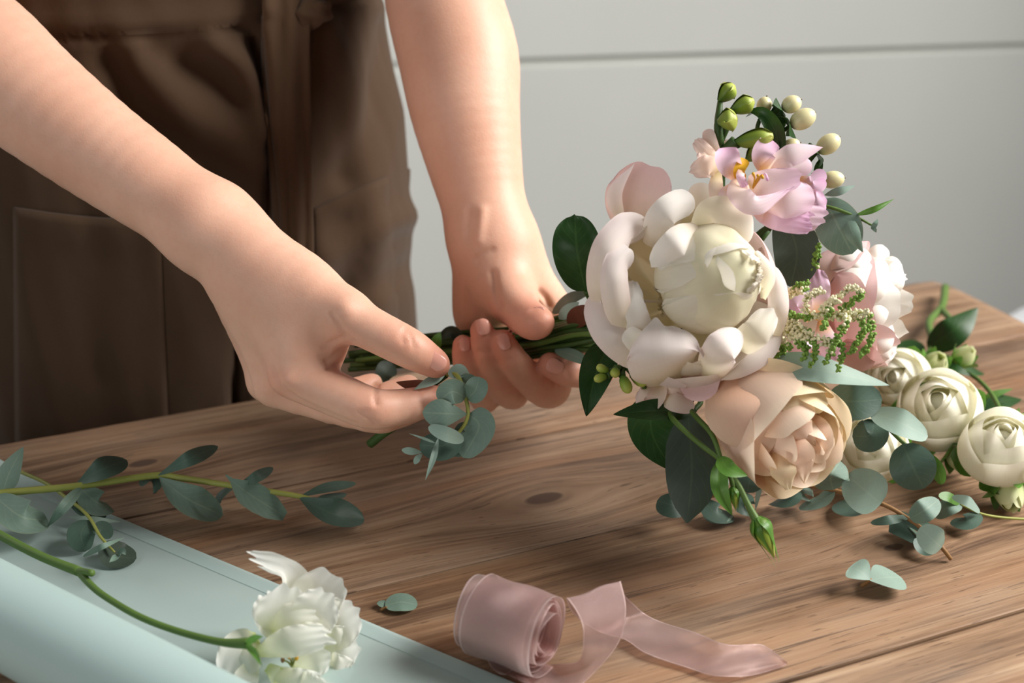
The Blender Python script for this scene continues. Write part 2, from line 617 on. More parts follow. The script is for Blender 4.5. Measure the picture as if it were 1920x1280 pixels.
def cloth_mat(name, col, rough=0.9):
    k = NT(name)
    tc = k.n('ShaderNodeTexCoord')
    o = tc.outputs['Object']
    uv = tc.outputs['UV']
    nz = k.noise(o, 9, 4, 0.6)
    a = srgb(*col)
    c = k.mix(k.math('MULTIPLY', nz, 0.4), a, (0.55, 0.52, 0.5, 1), 'MULTIPLY')
    wa = k.n('ShaderNodeTexWave', wave_type='BANDS', bands_direction='DIAGONAL')
    wa.inputs['Scale'].default_value = 520
    k.l(o, wa.inputs['Vector'])
    th = k.noise(k.mapping(o, (900, 900, 120)), 1.0, 2, 0.5)
    c = k.mix(k.math('MULTIPLY', th, 0.35), c, (0.55, 0.52, 0.48, 1), 'MULTIPLY')
    k.l(c, k.b.inputs['Base Color'])
    k.b.inputs['Roughness'].default_value = rough
    k.b.inputs['Specular IOR Level'].default_value = 0.1
    k.b.inputs['Sheen Weight'].default_value = 0.12
    k.bump(k.math('ADD', wa.outputs['Fac'], th), 0.2, 0.0005)
    return k.m


def ribbon_mat():
    """sheer organza: open weave that glints where the threads catch the light"""
    k = NT('organza')
    uv = k.n('ShaderNodeTexCoord').outputs['UV']
    x, y, _ = k.sep(uv)
    wx = k.math('MULTIPLY_ADD', k.math('SINE', k.math('MULTIPLY', x, 420.0)), 0.5, 0.5)
    wy = k.math('MULTIPLY_ADD', k.math('SINE', k.math('MULTIPLY', y, 9000.0)), 0.5, 0.5)
    weave = k.math('MULTIPLY', wx, wy)
    nz = k.noise(k.mapping(uv, (160, 4000, 1)), 1.0, 2, 0.6)
    edge = k.math('GREATER_THAN', k.math('ABSOLUTE', k.math('MULTIPLY_ADD', x, 2.0, -1.0)), 0.955)
    c = k.ramp(nz, [(0.35, srgb(204, 174, 170)), (0.65, srgb(228, 204, 200))])
    k.l(c, k.b.inputs['Base Color'])
    k.b.inputs['Roughness'].default_value = 0.27
    k.b.inputs['Metallic'].default_value = 0.5
    k.b.inputs['Specular IOR Level'].default_value = 0.6
    k.b.inputs['Sheen Weight'].default_value = 0.4
    k.b.inputs['Anisotropic'].default_value = 0.6
    tr = k.n('ShaderNodeBsdfTranslucent')
    k.l(c, tr.inputs['Color'])
    mx = k.n('ShaderNodeMixShader')
    mx.inputs[0].default_value = 0.3
    k.l(k.b.outputs[0], mx.inputs[1])
    k.l(tr.outputs[0], mx.inputs[2])
    tp = k.n('ShaderNodeBsdfTransparent')
    tp.inputs['Color'].default_value = srgb(236, 214, 210)
    m2 = k.n('ShaderNodeMixShader')
    al = k.math('MULTIPLY', k.math('SUBTRACT', 1.0, edge), k.math('MULTIPLY_ADD', weave, -0.16, 0.56))
    k.l(al, m2.inputs[0])
    k.l(mx.outputs[0], m2.inputs[1])
    k.l(tp.outputs[0], m2.inputs[2])
    k.l(m2.outputs[0], k.out.inputs['Surface'])
    k.bump(k.math('ADD', weave, nz), 0.5, 0.0004)
    return k.m


def paper_mat():
    k = NT('frosted_wrapping_film')
    o = k.n('ShaderNodeTexCoord').outputs['Object']
    nz = k.noise(o, 6, 2, 0.5)
    c = k.ramp(nz, [(0.3, srgb(206, 227, 224)), (0.7, srgb(212, 232, 229))])
    k.l(c, k.b.inputs['Base Color'])
    k.b.inputs['Roughness'].default_value = 0.42
    k.b.inputs['Specular IOR Level'].default_value = 0.4
    tr = k.n('ShaderNodeBsdfTranslucent')
    k.l(c, tr.inputs['Color'])
    mx = k.n('ShaderNodeMixShader')
    mx.inputs[0].default_value = 0.25
    k.l(k.b.outputs[0], mx.inputs[1])
    k.l(tr.outputs[0], mx.inputs[2])
    tp = k.n('ShaderNodeBsdfTransparent')
    m2 = k.n('ShaderNodeMixShader')
    m2.inputs[0].default_value = 0.36
    k.l(mx.outputs[0], m2.inputs[1])
    k.l(tp.outputs[0], m2.inputs[2])
    k.l(m2.outputs[0], k.out.inputs['Surface'])
    return k.m


M_SKIN = skin_mat()
M_NAIL = plain_mat('fingernail', (228, 164, 146), 0.22, 0.05, 40, 0.0, 0.5)
M_APRON = cloth_mat('brown_linen', (78, 60, 45))
M_STRAP = cloth_mat('brown_linen_tie', (88, 68, 51))
M_SHIRT = cloth_mat('dark_brown_shirt', (52, 40, 30))
M_TROUSER = cloth_mat('dark_trousers', (38, 34, 32))
M_HAIR = plain_mat('brown_hair', (70, 48, 34), 0.5)
M_SHOE = plain_mat('dark_shoe', (40, 34, 30), 0.5)
M_PAPER = paper_mat()
M_RIBBON = ribbon_mat()
M_WALL = wall_mat()

M_PEONY = petal_mat('peony_cream', [(0, (244, 240, 204)), (0.35, (248, 242, 216)), (0.7, (250, 244, 228)), (1, (252, 248, 240))], (250, 244, 238), 0.35, 0.42)
M_PEONY_OUT = petal_mat('peony_outer', [(0, (238, 230, 196)), (0.4, (248, 238, 228)), (0.75, (250, 240, 236)), (1, (252, 246, 242))], (248, 226, 226), 0.35, 0.36)
M_PEONY_BLUSH = petal_mat('peony_blush', [(0, (232, 224, 190)), (0.4, (238, 214, 200)), (1, (240, 205, 206))], (240, 212, 212), 0.4, 0.32)
M_PEONY_WHITE = petal_mat('peony_white', [(0, (240, 226, 206)), (0.4, (250, 244, 236)), (1, (252, 250, 244))], None, 0, 0.32)
M_PEONY_PINK = petal_mat('peony_pink', [(0, (206, 132, 132)), (0.5, (232, 182, 178)), (1, (242, 208, 204))], (244, 216, 214), 0.4, 0.32)
M_ROSE = petal_mat('rose_peach', [(0, (236, 188, 156)), (0.45, (242, 206, 182)), (0.85, (246, 222, 202)), (1, (248, 232, 210))], (246, 224, 196), 0.55, 0.28)
M_ROSE_CREAM = petal_mat('rose_cream', [(0, (236, 198, 158)), (0.5, (240, 216, 180)), (1, (246, 232, 200))], (244, 228, 190), 0.5, 0.28)
M_FREESIA = petal_mat('freesia_pink', [(0, (247, 218, 150)), (0.22, (249, 226, 212)), (0.6, (250, 234, 236)), (1, (244, 214, 232))], (240, 208, 230), 0.45, 0.36, streak=.05, streak_col=(228, 186, 216))
M_FREESIA_MAUVE = petal_mat('freesia_mauve', [(0, (244, 178, 70)), (0.25, (240, 200, 170)), (0.45, (242, 214, 230)), (1, (230, 186, 218))], (244, 222, 236), 0.5, 0.36, streak=.05, streak_col=(212, 156, 202))
M_FREESIA_WHITE = petal_mat('freesia_cream', [(0, (236, 224, 160)), (0.4, (248, 232, 212)), (1, (250, 226, 218))], (250, 224, 220), 0.4, 0.38)
M_LISI = petal_mat('lisianthus_white', [(0, (212, 222, 150)), (0.22, (242, 242, 216)), (0.6, (248, 247, 238)), (1, (251, 251, 246))], None, 0, 0.45, rough=.85, bump=.05)
M_SROSE = petal_mat('spray_rose_white', [(0, (234, 232, 170)), (0.3, (250, 246, 222)), (1, (253, 251, 238))], (246, 244, 216), 0.3, 0.40)
M_SBUD = petal_mat('spray_rose_bud', [(0, (176, 192, 104)), (0.5, (206, 216, 146)), (1, (236, 238, 196))], None, 0, 0.3)
M_EUC = leaf_mat('eucalyptus_leaf', (112, 136, 122), (160, 176, 150), 0.10, 0.55, 0.14, edge=(132, 140, 112), veins=0.3)
M_EUC_PALE = leaf_mat('eucalyptus_pale', (138, 160, 147), (178, 190, 166), 0.10, 0.55, 0.1, veins=0.15)
M_EUC_DARK = leaf_mat('eucalyptus_dark', (70, 92, 80), (104, 124, 100), 0.10, 0.5, 0.18, veins=0.25)
M_EUC_OLD = leaf_mat('silver_dollar_leaf', (66, 80, 68), (92, 108, 84), 0.10, 0.5, 0.16, veins=0.3)
M_GREEN = leaf_mat('green_leaf', (38, 70, 30), (66, 98, 48), 0.12, 0.38, 0.3, veins=0.45)
M_GREEN_LT = leaf_mat('light_green_leaf', (88, 132, 52), (126, 160, 84), 0.22, 0.42, 0.2, veins=0.4)
M_STEM = plain_mat('green_stem', (90, 118, 54), 0.5, 0.2, 120)
M_STEM_DK = plain_mat('dark_green_stem', (62, 88, 40), 0.5, 0.25, 120)
M_STEM_Y = plain_mat('yellow_green_stem', (158, 162, 82), 0.5, 0.15, 120)
M_STEM_BR = plain_mat('brown_stem', (150, 112, 70), 0.6, 0.25, 150)
M_STEM_RED = plain_mat('reddish_stem', (104, 60, 44), 0.5, 0.25, 150)
M_BUD = plain_mat('green_bud', (150, 170, 64), 0.45, 0.2, 90, 0.1, stops=[(0, (72, 112, 40)), (0.5, (140, 164, 62)), (1, (186, 194, 96))])
M_BERRY = plain_mat('cream_berry', (222, 214, 168), 0.38, 0.06, 50, 0.03, 0.5, sub=0.3)
M_BROWN = plain_mat('dry_tip', (84, 60, 36), 0.7)
M_YELLOW = plain_mat('yellow_stamen', (226, 172, 40), 0.6)
M_FLORET = plain_mat('cream_floret', (244, 238, 198), 0.6, 0.2, 300)
M_FLORET_G = plain_mat('green_floret', (128, 166, 72), 0.6, 0.3, 300)
M_CLOTH_W = plain_mat('white_cloth', (226, 228, 232), 0.8)

# ---------------------------------------------------------------- the room
AW = math.radians(8.6)
wd = np.array([math.cos(AW), math.sin(AW), 0])
wn = np.array([math.sin(AW), -math.cos(AW), 0])          # out of the wall, towards the table
gp = P(1450, 104, 1.99)                                 # a point on the groove between two wall panels
gz = gp[2]
prof = []
for z0 in (gz - 0.62, gz, gz + 0.62, gz + 1.24):
    prof += [(0, z0 - 0.0085), (-0.004, z0 - 0.0070), (-0.012, z0 - 0.0070), (-0.012, z0 + 0.0070), (-0.004, z0 + 0.0070), (0, z0 + 0.0085)]
prof = [(0, 0.0)] + prof + [(0, 2.6), (-0.05, 2.6), (-0.05, 0.0)]
wv, wf = [], []
for s in (-2.6, 2.4):
    for (a, z) in prof:
        wv.append(gp * np.array([1, 1, 0]) + wd * s + wn * a + np.array([0, 0, z]))
npf = len(prof)
for i in range(npf):
    j = (i + 1) % npf
    wf.append((i, j, npf + j, npf + i))
wf += [tuple(range(npf))[::-1], tuple(range(npf, 2 * npf))]
wall = mk('wall_back', wv, wf, M_WALL, smooth=False, origin=gp * np.array([1, 1, 0]))
wall['kind'] = 'structure'
M_FLOOR = plain_mat('grey_floor', (150, 146, 140), 0.6, 0.2, 8, 0.05)
fl = mk('floor', [(-3.5, -2.5, -0.04), (3.5, -2.5, -0.04), (3.5, 3.2, -0.04), (-3.5, 3.2, -0.04), (-3.5, -2.5, 0), (3.5, -2.5, 0), (3.5, 3.2, 0), (-3.5, 3.2, 0)],
        [(3, 2, 1, 0), (4, 5, 6, 7), (0, 1, 5, 4), (1, 2, 6, 5), (2, 3, 7, 6), (3, 0, 4, 7)], M_FLOOR, smooth=False)
fl['kind'] = 'structure'

# ---------------------------------------------------------------- the table
AT = math.radians(23.0)
ds = np.array([math.cos(AT), math.sin(AT), 0])           # along the boards
dn = np.array([-math.sin(AT), math.cos(AT), 0])          # away from the viewer
corner = T(1772, 519)
sR = float(corner @ ds)
sL = sR - 1.55
seams = [0.8490, 0.7160, 0.5860, 0.4260, 0.285, 0.145, 0.01]
table = thing('wooden_table', 'old weathered plank table with gaps between its boards', 'table',
              (float((ds * (sL + sR) / 2 + dn * 0.43)[0]), float((ds * (sL + sR) / 2 + dn * 0.43)[1]), 0))
TINT = [(0.93, 0.93, 0.95), (0.96, 0.96, 0.98), (0.98, 0.97, 0.97), (1.02, 1.02, 1.03), (1, 1, 1), (0.97, 0.95, 0.94)]
KN = {1: [T(1020, 932)], 2: [T(1676, 1026)], 0: [T(268, 868)]}
KS = {1: 0.0125, 2: 0.0065, 0: 0.009}
for i in range(len(seams) - 1):
    hi, lo = seams[i] - 0.0006, seams[i + 1] + 0.0006
    ns = 90
    org = ds * sL + dn * (hi + lo) / 2 + np.array([0, 0, TOP])
    hw = (hi - lo) / 2
    ss = np.linspace(0, sR - sL, ns)
    rg = np.random.default_rng(40 + i)
    wob = lambda: np.convolve(rg.normal(size=ns + 8), np.ones(9) / 9, 'valid') * (0.0012 if i else 0.0026)
    e1 = hw - np.abs(wob()) * 0.6
    e0 = -hw + np.abs(wob()) * 0.6
    sag = wob() * 0.2 + (-0.0006 if i % 2 else 0.0)
    ch = 0.003 if i == 0 else 0.0011
    verts = []
    for k in range(ns):
        cut = 0.0035 if k in (0, ns - 1) else 0.0
        rc = 0.0
        if k >= ns - 2 and i == 0:
            rc = 0.010 if k == ns - 1 else 0.002
        x = ss[k] - (0.004 if k == ns - 1 else 0)
        zt = sag[k] - cut
        for (yy, zz) in ((e0[k] + ch, zt), (e1[k] - rc - ch, zt), (e1[k] - rc - 0.2 * ch, zt - 0.4 * ch), (e1[k] - rc, zt - 1.4 * ch), (e1[k] - rc, -0.032), (e0[k], -0.032), (e0[k], zt - 1.4 * ch), (e0[k] + 0.2 * ch, zt - 0.4 * ch)):
            verts.append((x, yy, zz))
    faces = grid_faces(ns, 8, True) + [tuple(range(8))[::-1], tuple(range((ns - 1) * 8, ns * 8))]
    kk = []
    for q in KN.get(i, []):
        r = q - org
        kk.append((float(r @ ds), float(r @ dn), KS[i]))
    me = D.meshes.new('plank')
    me.from_pydata(verts, [], [tuple(reversed(f)) for f in faces])
    me.materials.append(wood_mat('old_board', TINT[i], kk, i + 1))
    me.update()
    o = D.objects.new('plank', me)
    COL.objects.link(o)
    o.parent = table
    o.location = org - np.array(table.location)
    o.rotation_euler = (0, 0, AT)
M_FRAME = wood_mat('old_frame_wood', (0.8, 0.78, 0.76), [], 11)


def box_geo(c, ax, ay, hx, hy, z0, z1):
    v = []
    for z in (z0, z1):
        for a, b in ((-1, -1), (1, -1), (1, 1), (-1, 1)):
            v.append(np.asarray(c) * np.array([1, 1, 0]) + ax * a * hx + ay * b * hy + np.array([0, 0, z]))
    return v, [(3, 2, 1, 0), (4, 5, 6, 7), (0, 1, 5, 4), (1, 2, 6, 5), (2, 3, 7, 6), (3, 0, 4, 7)]


for (s0, s1, n0, n1) in ((sL + .08, sR - .08, .78, .80), (sL + .08, sR - .08, .06, .08), (sL + .06, sL + .08, .06, .80), (sR - .08, sR - .06, .06, .80)):
    c = ds * (s0 + s1) / 2 + dn * (n0 + n1) / 2
    v, f = box_geo(c, ds, dn, (s1 - s0) / 2, (n1 - n0) / 2, TOP - 0.11, TOP - 0.032)
    mk('frame_rail', v, f, M_FRAME, table, smooth=False)
for s in (sL + .08, sR - .08):
    for q in (.08, .78):
        c = ds * s + dn * q
        v, f = box_geo(c, ds, dn, .03, .03, 0, TOP - 0.032)
        mk('leg', v, f, M_FRAME, table, smooth=False)

# ---------------------------------------------------------------- signed-distance bodies, meshed on a sparse grid
def round_cone(p, a, b, ra, rb):
    ba = b - a
    L2 = float(ba @ ba) + 1e-12
    L = math.sqrt(L2)
    pa = p - a
    t = np.clip((pa @ ba) / L2, 0, 1)
    d0 = np.linalg.norm(pa - t[..., None] * ba, axis=-1)
    # slanted flank
    t2 = np.clip(t + (d0 / L) * (rb - ra) / L * 0.98, 0, 1)
    d = np.linalg.norm(pa - t2[..., None] * ba, axis=-1)
    return d - (ra + (rb - ra) * t2)


def smin(a, b, k):
    h = np.clip(0.5 + 0.5 * (b - a) / k, 0, 1)
    return b * (1 - h) + a * h - k * h * (1 - h)


def mesh_sdf(prims, h, cut=()):
    """prims: (a, b, ra, rb, k, chain) joined in order; a chain is built by itself (inner k) and then joined with its first k.
    cut: thin grooves (a, b, r, k)"""
    Bn = 8
    pts = np.array([q for p in prims for q in (p[0], p[1])])
    rm = max(max(p[2], p[3]) for p in prims)
    lo = pts.min(0) - rm - 3 * h
    hi = pts.max(0) + rm + 3 * h
    bs = h * Bn
    nb = np.ceil((hi - lo) / bs).astype(int)
    G = np.stack(np.meshgrid(*[np.arange(k) for k in nb], indexing='ij'), -1).reshape(-1, 3)
    cen = lo + (G + 0.5) * bs
    dmin = np.full(len(cen), 1e9)
    dp = np.empty((len(prims), len(cen)), np.float32)
    for i, p in enumerate(prims):
        dp[i] = round_cone(cen, p[0], p[1], p[2], p[3])
        dmin = np.minimum(dmin, dp[i])
    half = bs * 0.87
    keep = (dmin < half + 0.016) & (dmin > -half - 0.012)
    G, cen, dp, dmin = G[keep], cen[keep], dp[:, keep], dmin[keep]
    o9 = np.stack(np.meshgrid(*[np.arange(Bn + 1)] * 3, indexing='ij'), -1).reshape(-1, 3) * h
    F = np.full((len(G), len(o9)), 0.05, np.float32)
    base = lo + G * bs
    cur, ccur, cf = None, None, None

    def flush():
        if cur is not None:
            F[:] = np.where(cur < 0.9, smin(F, cur, ck), F)
    ck = 0.01
    chain = None
    for i, p in enumerate(prims):
        sel = np.where(dp[i] < np.minimum(dmin, 0.0) + 2 * half + 0.02)[0]
        if len(p) > 5 and p[5] is not None:
            if p[5] != chain:
                flush()
                chain = p[5]
                cur = np.full(F.shape, 1.0, np.float32)
                ck = p[4]
                ik = p[6] if len(p) > 6 else 0.004
        else:
            flush()
            cur = None
            chain = None
        if len(sel) == 0:
            continue
        X = base[sel][:, None, :] + o9[None]
        d = round_cone(X, p[0], p[1], p[2], p[3]).astype(np.float32)
        if chain is not None:
            cur[sel] = smin(cur[sel], d, ik)
        else:
            F[sel] = smin(F[sel], d, p[4])
    flush()
    for (a, b, r, k) in cut:
        dc = round_cone(cen, a, b, r, r)
        sel = np.where(dc < half + 0.01)[0]
        if len(sel):
            X = base[sel][:, None, :] + o9[None]
            F[sel] = -smin(-F[sel], round_cone(X, a, b, r, r).astype(np.float32), k)
    F = F.reshape(-1, Bn + 1, Bn + 1, Bn + 1)
    # surface nets
    S = F < 0
    A = S.astype(np.int8)
    c8 = [(a, b, c) for a in (0, 1) for b in (0, 1) for c in (0, 1)]
    cnt = sum(A[:, a:a + Bn, b:b + Bn, c:c + Bn] for a, b, c in c8)
    bi, ci, cj, ck_ = np.where((cnt > 0) & (cnt < 8))
    acc = np.zeros((len(bi), 3))
    num = np.zeros(len(bi))
    val = {c: F[bi, ci + c[0], cj + c[1], ck_ + c[2]] for c in c8}
    for c in c8:
        for ax in range(3):
            if c[ax] == 0:
                e = list(c)
                e[ax] = 1
                v0, v1 = val[c], val[tuple(e)]
                m = (v0 < 0) != (v1 < 0)
                t = np.where(m, v0 / np.where(m, v0 - v1, 1), 0)
                q = np.tile(np.array(c, float), (len(bi), 1))
                q[:, ax] = t
                acc += np.where(m[:, None], q, 0)
                num += m
    loc = np.stack([ci, cj, ck_], -1)
    gi = G[bi] * Bn + loc
    verts = lo + (gi + acc / num[:, None]) * h
    dim = nb * Bn + 2
    key = lambda g: (g[:, 0].astype(np.int64) * dim[1] + g[:, 1]) * dim[2] + g[:, 2]
    kv = key(gi)
    order = np.argsort(kv)
    ks = kv[order]

    def look(g):
        q = key(g)
        j = np.clip(np.searchsorted(ks, q), 0, len(ks) - 1)
        return np.where(ks[j] == q, order[j], -1)
    faces = []
    for ax in range(3):
        sl0 = [slice(0, Bn)] * 3
        sl1 = [slice(0, Bn)] * 3
        sl1[ax] = slice(1, Bn + 1)
        s0 = S[(slice(None), *sl0)]
        s1 = S[(slice(None), *sl1)]
        b, i, j, k = np.where(s0 != s1)
        g = G[b] * Bn + np.stack([i, j, k], -1)
        ins = s0[b, i, j, k]
        u, w = (ax + 1) % 3, (ax + 2) % 3
        eu = np.zeros(3, int)
        ew = np.zeros(3, int)
        eu[u] = 1
        ew[w] = 1
        q = np.stack([look(g - eu - ew), look(g - ew), look(g), look(g - eu)], -1)
        ok = (q >= 0).all(1)
        q, ins = q[ok], ins[ok]
        q[~ins] = q[~ins][:, ::-1]
        faces.append(q)
    fc = np.vstack(faces)
    # relax a little
    ed = np.vstack([fc[:, [0, 1]], fc[:, [1, 2]], fc[:, [2, 3]], fc[:, [3, 0]]])
    for lam in (0.5, -0.5) * 5:
        nvt = len(verts)
        dg = np.bincount(ed.ravel(), minlength=nvt)
        sm = np.stack([np.bincount(ed[:, 0], verts[ed[:, 1], q], nvt) + np.bincount(ed[:, 1], verts[ed[:, 0], q], nvt) for q in range(3)], 1)
        verts = verts + lam * (sm / np.maximum(dg, 1)[:, None] - verts)
    return verts, fc


# ---------------------------------------------------------------- the florist
def px(x, y, d, r):
    return P(x, y, d), r * d / FPX


PR = []


_cn = [0]


def chain(nodes, k, name=None, ik=0.0012, n=None):
    """limb or finger: a tapering tube along a smooth path; k = how softly it joins what is there already"""
    _cn[0] += 1
    name = name or 'c%d' % _cn[0]
    q = np.array([np.append(*px(*e)) for e in nodes])
    if len(q) > 2:
        q = spline(q, n or (len(q) - 1) * 4 + 1)
    for a, b in zip(q[:-1], q[1:]):
        PR.append((a[:3], b[:3], a[3], b[3], k, name, ik))


bodyC = ds * float(P(405, 740, 1.04) @ ds) + dn * 0.992


def B(s, n, z):
    return bodyC + ds * s + dn * n + np.array([0, 0, z])


# trunk under the clothes, shoulders, neck, head
for a, b, ra, rb in ((B(0, .02, .86), B(0, .02, 1.10), .085, .080), (B(0, .02, 1.10), B(0, .02, 1.30), .080, .085), (B(-.15, .02, 1.385), B(.15, .02, 1.385), .045, .045),
                     (B(0, .02, 1.3), B(0, .02, 1.5), .06, .05), (B(0, .0, 1.53), B(0, .005, 1.64), .052, .075), (B(0, .02, 1.62), B(0, .03, 1.64), .085, .085),
                     (B(0, -.065, 1.585), B(0, -.088, 1.565), .008, .012), (B(-.075, .015, 1.60), B(-.078, .02, 1.575), .014, .009), (B(.075, .015, 1.60), B(.078, .02, 1.575), .014, .009),
                     (B(-.035, -.058, 1.61), B(.035, -.058, 1.61), .014, .014), (B(-.02, -.062, 1.54), B(.02, -.062, 1.54), .008, .008), (B(0, -.045, 1.505), B(0, -.05, 1.5), .022, .02)):
    PR.append((a, b, ra, rb, 0.02))
shR, shL = B(-.165, .02, 1.375), B(.165, .02, 1.375)
# her right arm (left in the picture)
eR, rER = px(-150, 25, .80, 122)
PR.append((shR, eR, .050, rER, .03))
chain([(-150, 25, .80, 122), (-45, 100, .792, 123), (48, 175, .784, 110), (171, 270, .775, 97), (278, 345, .766, 88), (345, 393, .761, 80), (392, 428, .757, 77)], .02)
# wrist, back of the hand
chain([(392, 428, .757, 77), (452, 487, .752, 72), (500, 540, .748, 72)], .02)
chain([(430, 405, .768, 34), (455, 425, .766, 34)], .016)
chain([(470, 470, .748, 58), (575, 545, .733, 52), (650, 590, .725, 44)], .016)
chain([(480, 520, .746, 66), (545, 640, .737, 55), (550, 700, .735, 44)], .014)
chain([(460, 540, .756, 58), (505, 660, .757, 48), (517, 722, .757, 39)], .014)
chain([(450, 560, .778, 48), (490, 660, .782, 42), (502, 716, .783, 37)], .014)
chain([(450, 560, .796, 38), (490, 640, .805, 36), (498, 690, .806, 32)], .014)
chain([(560, 560, .742, 62), (585, 625, .742, 50)], .022)
chain([(595, 595, .742, 40), (603, 655, .739, 34), (590, 690, .739, 36)], .018)
# fingers and thumb
chain([(550, 702, .735, 44), (615, 732, .729, 42), (694, 765, .724, 38.5), (740, 764, .729, 33), (785, 756, .735, 30), (826, 746, .745, 24)], .005, 'iR', .0015)
chain([(517, 724, .758, 40), (690, 776, .748, 33), (735, 776, .756, 29), (775, 763, .764, 27), (815, 750, .772, 21)], .004, 'mR', .0015)
chain([(502, 716, .784, 37), (655, 768, .780, 32), (730, 742, .790, 27), (768, 722, .797, 21)], .004, 'rR', .0015)
chain([(498, 692, .806, 32), (610, 742, .806, 27), (672, 730, .812, 23), (700, 718, .818, 19)], .004, 'pR', .0015)
chain([(645, 588, .725, 45), (688, 612, .722, 40), (762, 650, .721, 37), (800, 672, .727, 30), (822, 685, .732, 24.5)], .007, 'tR', .0015)
# her left arm (right in the picture)
eL, rEL = px(812, -150, .885, 108)
PR.append((shL, eL, .050, rEL, .03))
chain([(812, -150, .885, 108), (832, 0, .872, 109), (860, 110, .866, 112), (871, 200, .861, 103), (889, 300, .857, 89), (908, 390, .853, 77), (923, 455, .850, 71)], .02)
chain([(923, 455, .85, 71), (925, 520, .855, 62), (915, 585, .868, 50)], .02)
chain([(900, 545, .862, 46), (899, 590, .872, 45), (902, 640, .884, 34)], .014)
chain([(935, 500, .848, 62), (955, 548, .833, 53), (968, 572, .822, 42)], .014)
chain([(950, 470, .855, 52), (1000, 530, .862, 41), (1040, 582, .872, 36)], .016)
chain([(930, 530, .868, 50), (975, 610, .884, 40), (1000, 655, .892, 30)], .016)
chain([(1040, 582, .872, 34), (1110, 640, .872, 31), (1128, 690, .850, 29), (1072, 697, .820, 28), (1030, 683, .812, 23.5)], .0028, 'iL', .0015)
chain([(1000, 640, .892, 31), (1040, 715, .870, 30), (1022, 732, .842, 32), (972, 688, .812, 28), (940, 638, .806, 22.5)], .0028, 'mL', .0015)
chain([(950, 650, .892, 30), (965, 725, .870, 29), (953, 733, .845, 29), (918, 672, .815, 25.5), (903, 618, .808, 22)], .0028, 'rL', .0015)
chain([(905, 645, .886, 28), (912, 735, .866, 26), (904, 742, .848, 26), (876, 690, .824, 24), (868, 646, .816, 20)], .0028, 'pL', .0015)
chain([(960, 560, .825, 44), (978, 585, .810, 37), (1000, 603, .798, 33.5), (1016, 604, .794, 25)], .0028, 'tL', .0015)


bv, bf = mesh_sdf(PR, 0.0017)
# creases at the joints, folds of the webs, knuckles: pressed into the skin that faces the viewer
CREASE = [  # polyline, depth in mm (negative = raised), width in px
    ([(760, 616), (756, 630), (757, 642)], .55, 3.5), ([(767, 622), (772, 636), (776, 652)], .45, 3.5), ([(751, 618), (748, 632)], .3, 3),
    ([(707, 722), (704, 738), (705, 756)], .9, 4.5), ([(672, 772), (688, 782), (702, 794)], .5, 4), ([(682, 766), (698, 776)], .35, 3.5),
    ([(784, 724), (788, 740)], .4, 4),
    ([(612, 676), (636, 660), (662, 640)], .9, 5), ([(614, 690), (636, 682), (660, 688)], .7, 4.5), ([(606, 650), (626, 640), (652, 628)], .6, 4), ([(622, 588), (634, 604), (650, 634)], .8, 5), ([(600, 668), (616, 662)], .5, 4),
    ([(512, 687), (530, 722), (560, 750), (610, 774), (668, 797)], .9, 5.5), ([(540, 712)], -1.1, 17), ([(504, 730)], -.8, 16), ([(648, 578)], -.8, 18),
    ([(924, 512), (928, 545), (934, 574)], 1.2, 7), ([(893, 487), (906, 476), (922, 468)], .7, 6), ([(876, 547), (884, 572), (900, 590)], 1.0, 6), ([(1012, 546), (1024, 560), (1030, 574)], 1.2, 6), ([(1003, 552), (1016, 566)], -.8, 6),
    ([(930, 680), (944, 676), (958, 672)], .45, 4), ([(890, 664), (904, 661), (920, 658)], .4, 4), ([(1060, 684), (1066, 706)], .5, 5), ([(975, 588), (985, 580), (1000, 577)], .4, 4),
    ([(905, 395), (898, 450)], -.8, 9), ([(880, 395), (878, 450)], .6, 9)]
v1, v2 = bv[bf[:, 2]] - bv[bf[:, 0]], bv[bf[:, 3]] - bv[bf[:, 1]]
fn = np.cross(v1, v2)
vn = nrm(np.stack([sum(np.bincount(bf[:, c], fn[:, q], len(bv)) for c in range(4)) for q in range(3)], 1))
bp = proj(bv)
facing = np.clip(np.einsum('ij,ij->i', vn, nrm(CAM - bv)) * 2, 0, 1)
for pl, mm, wpx in CREASE:
    q = spline(pl, 24) if len(pl) > 1 else np.array(pl, float)
    near = np.where((np.abs(bp[:, 0] - q[:, 0].mean()) < 120) & (np.abs(bp[:, 1] - q[:, 1].mean()) < 120) & (facing > 0))[0]
    dd = np.min(np.hypot(bp[near, 0][:, None] - q[:, 0], bp[near, 1][:, None] - q[:, 1]), -1)
    bv[near] -= vn[near] * (mm * .0018 * np.exp(-(dd / wpx) ** 2) * facing[near])[:, None]

tips = [(826, 746, .745), (822, 685, .732), (1030, 683, .812), (940, 638, .806), (903, 618, .808), (868, 646, .816), (1010, 606, .796), (694, 770, .70), (625, 655, .71), (1022, 732, .82), (953, 733, .82), (762, 645, .70), (520, 725, .73)]
tone = np.zeros(len(bv))
for i, t in enumerate(tips):
    tone = np.maximum(tone, np.exp(-(np.linalg.norm(bv - P(*t), axis=1) / (0.019 if i < 7 else 0.015)) ** 2) * (1.0 if i < 7 else 0.55))
person = mk('person', bv, bf, M_SKIN, origin=B(0, 0, 0), attr=tone)
tag(person, 'person in a brown apron holding a flower bouquet and a eucalyptus sprig', 'person')


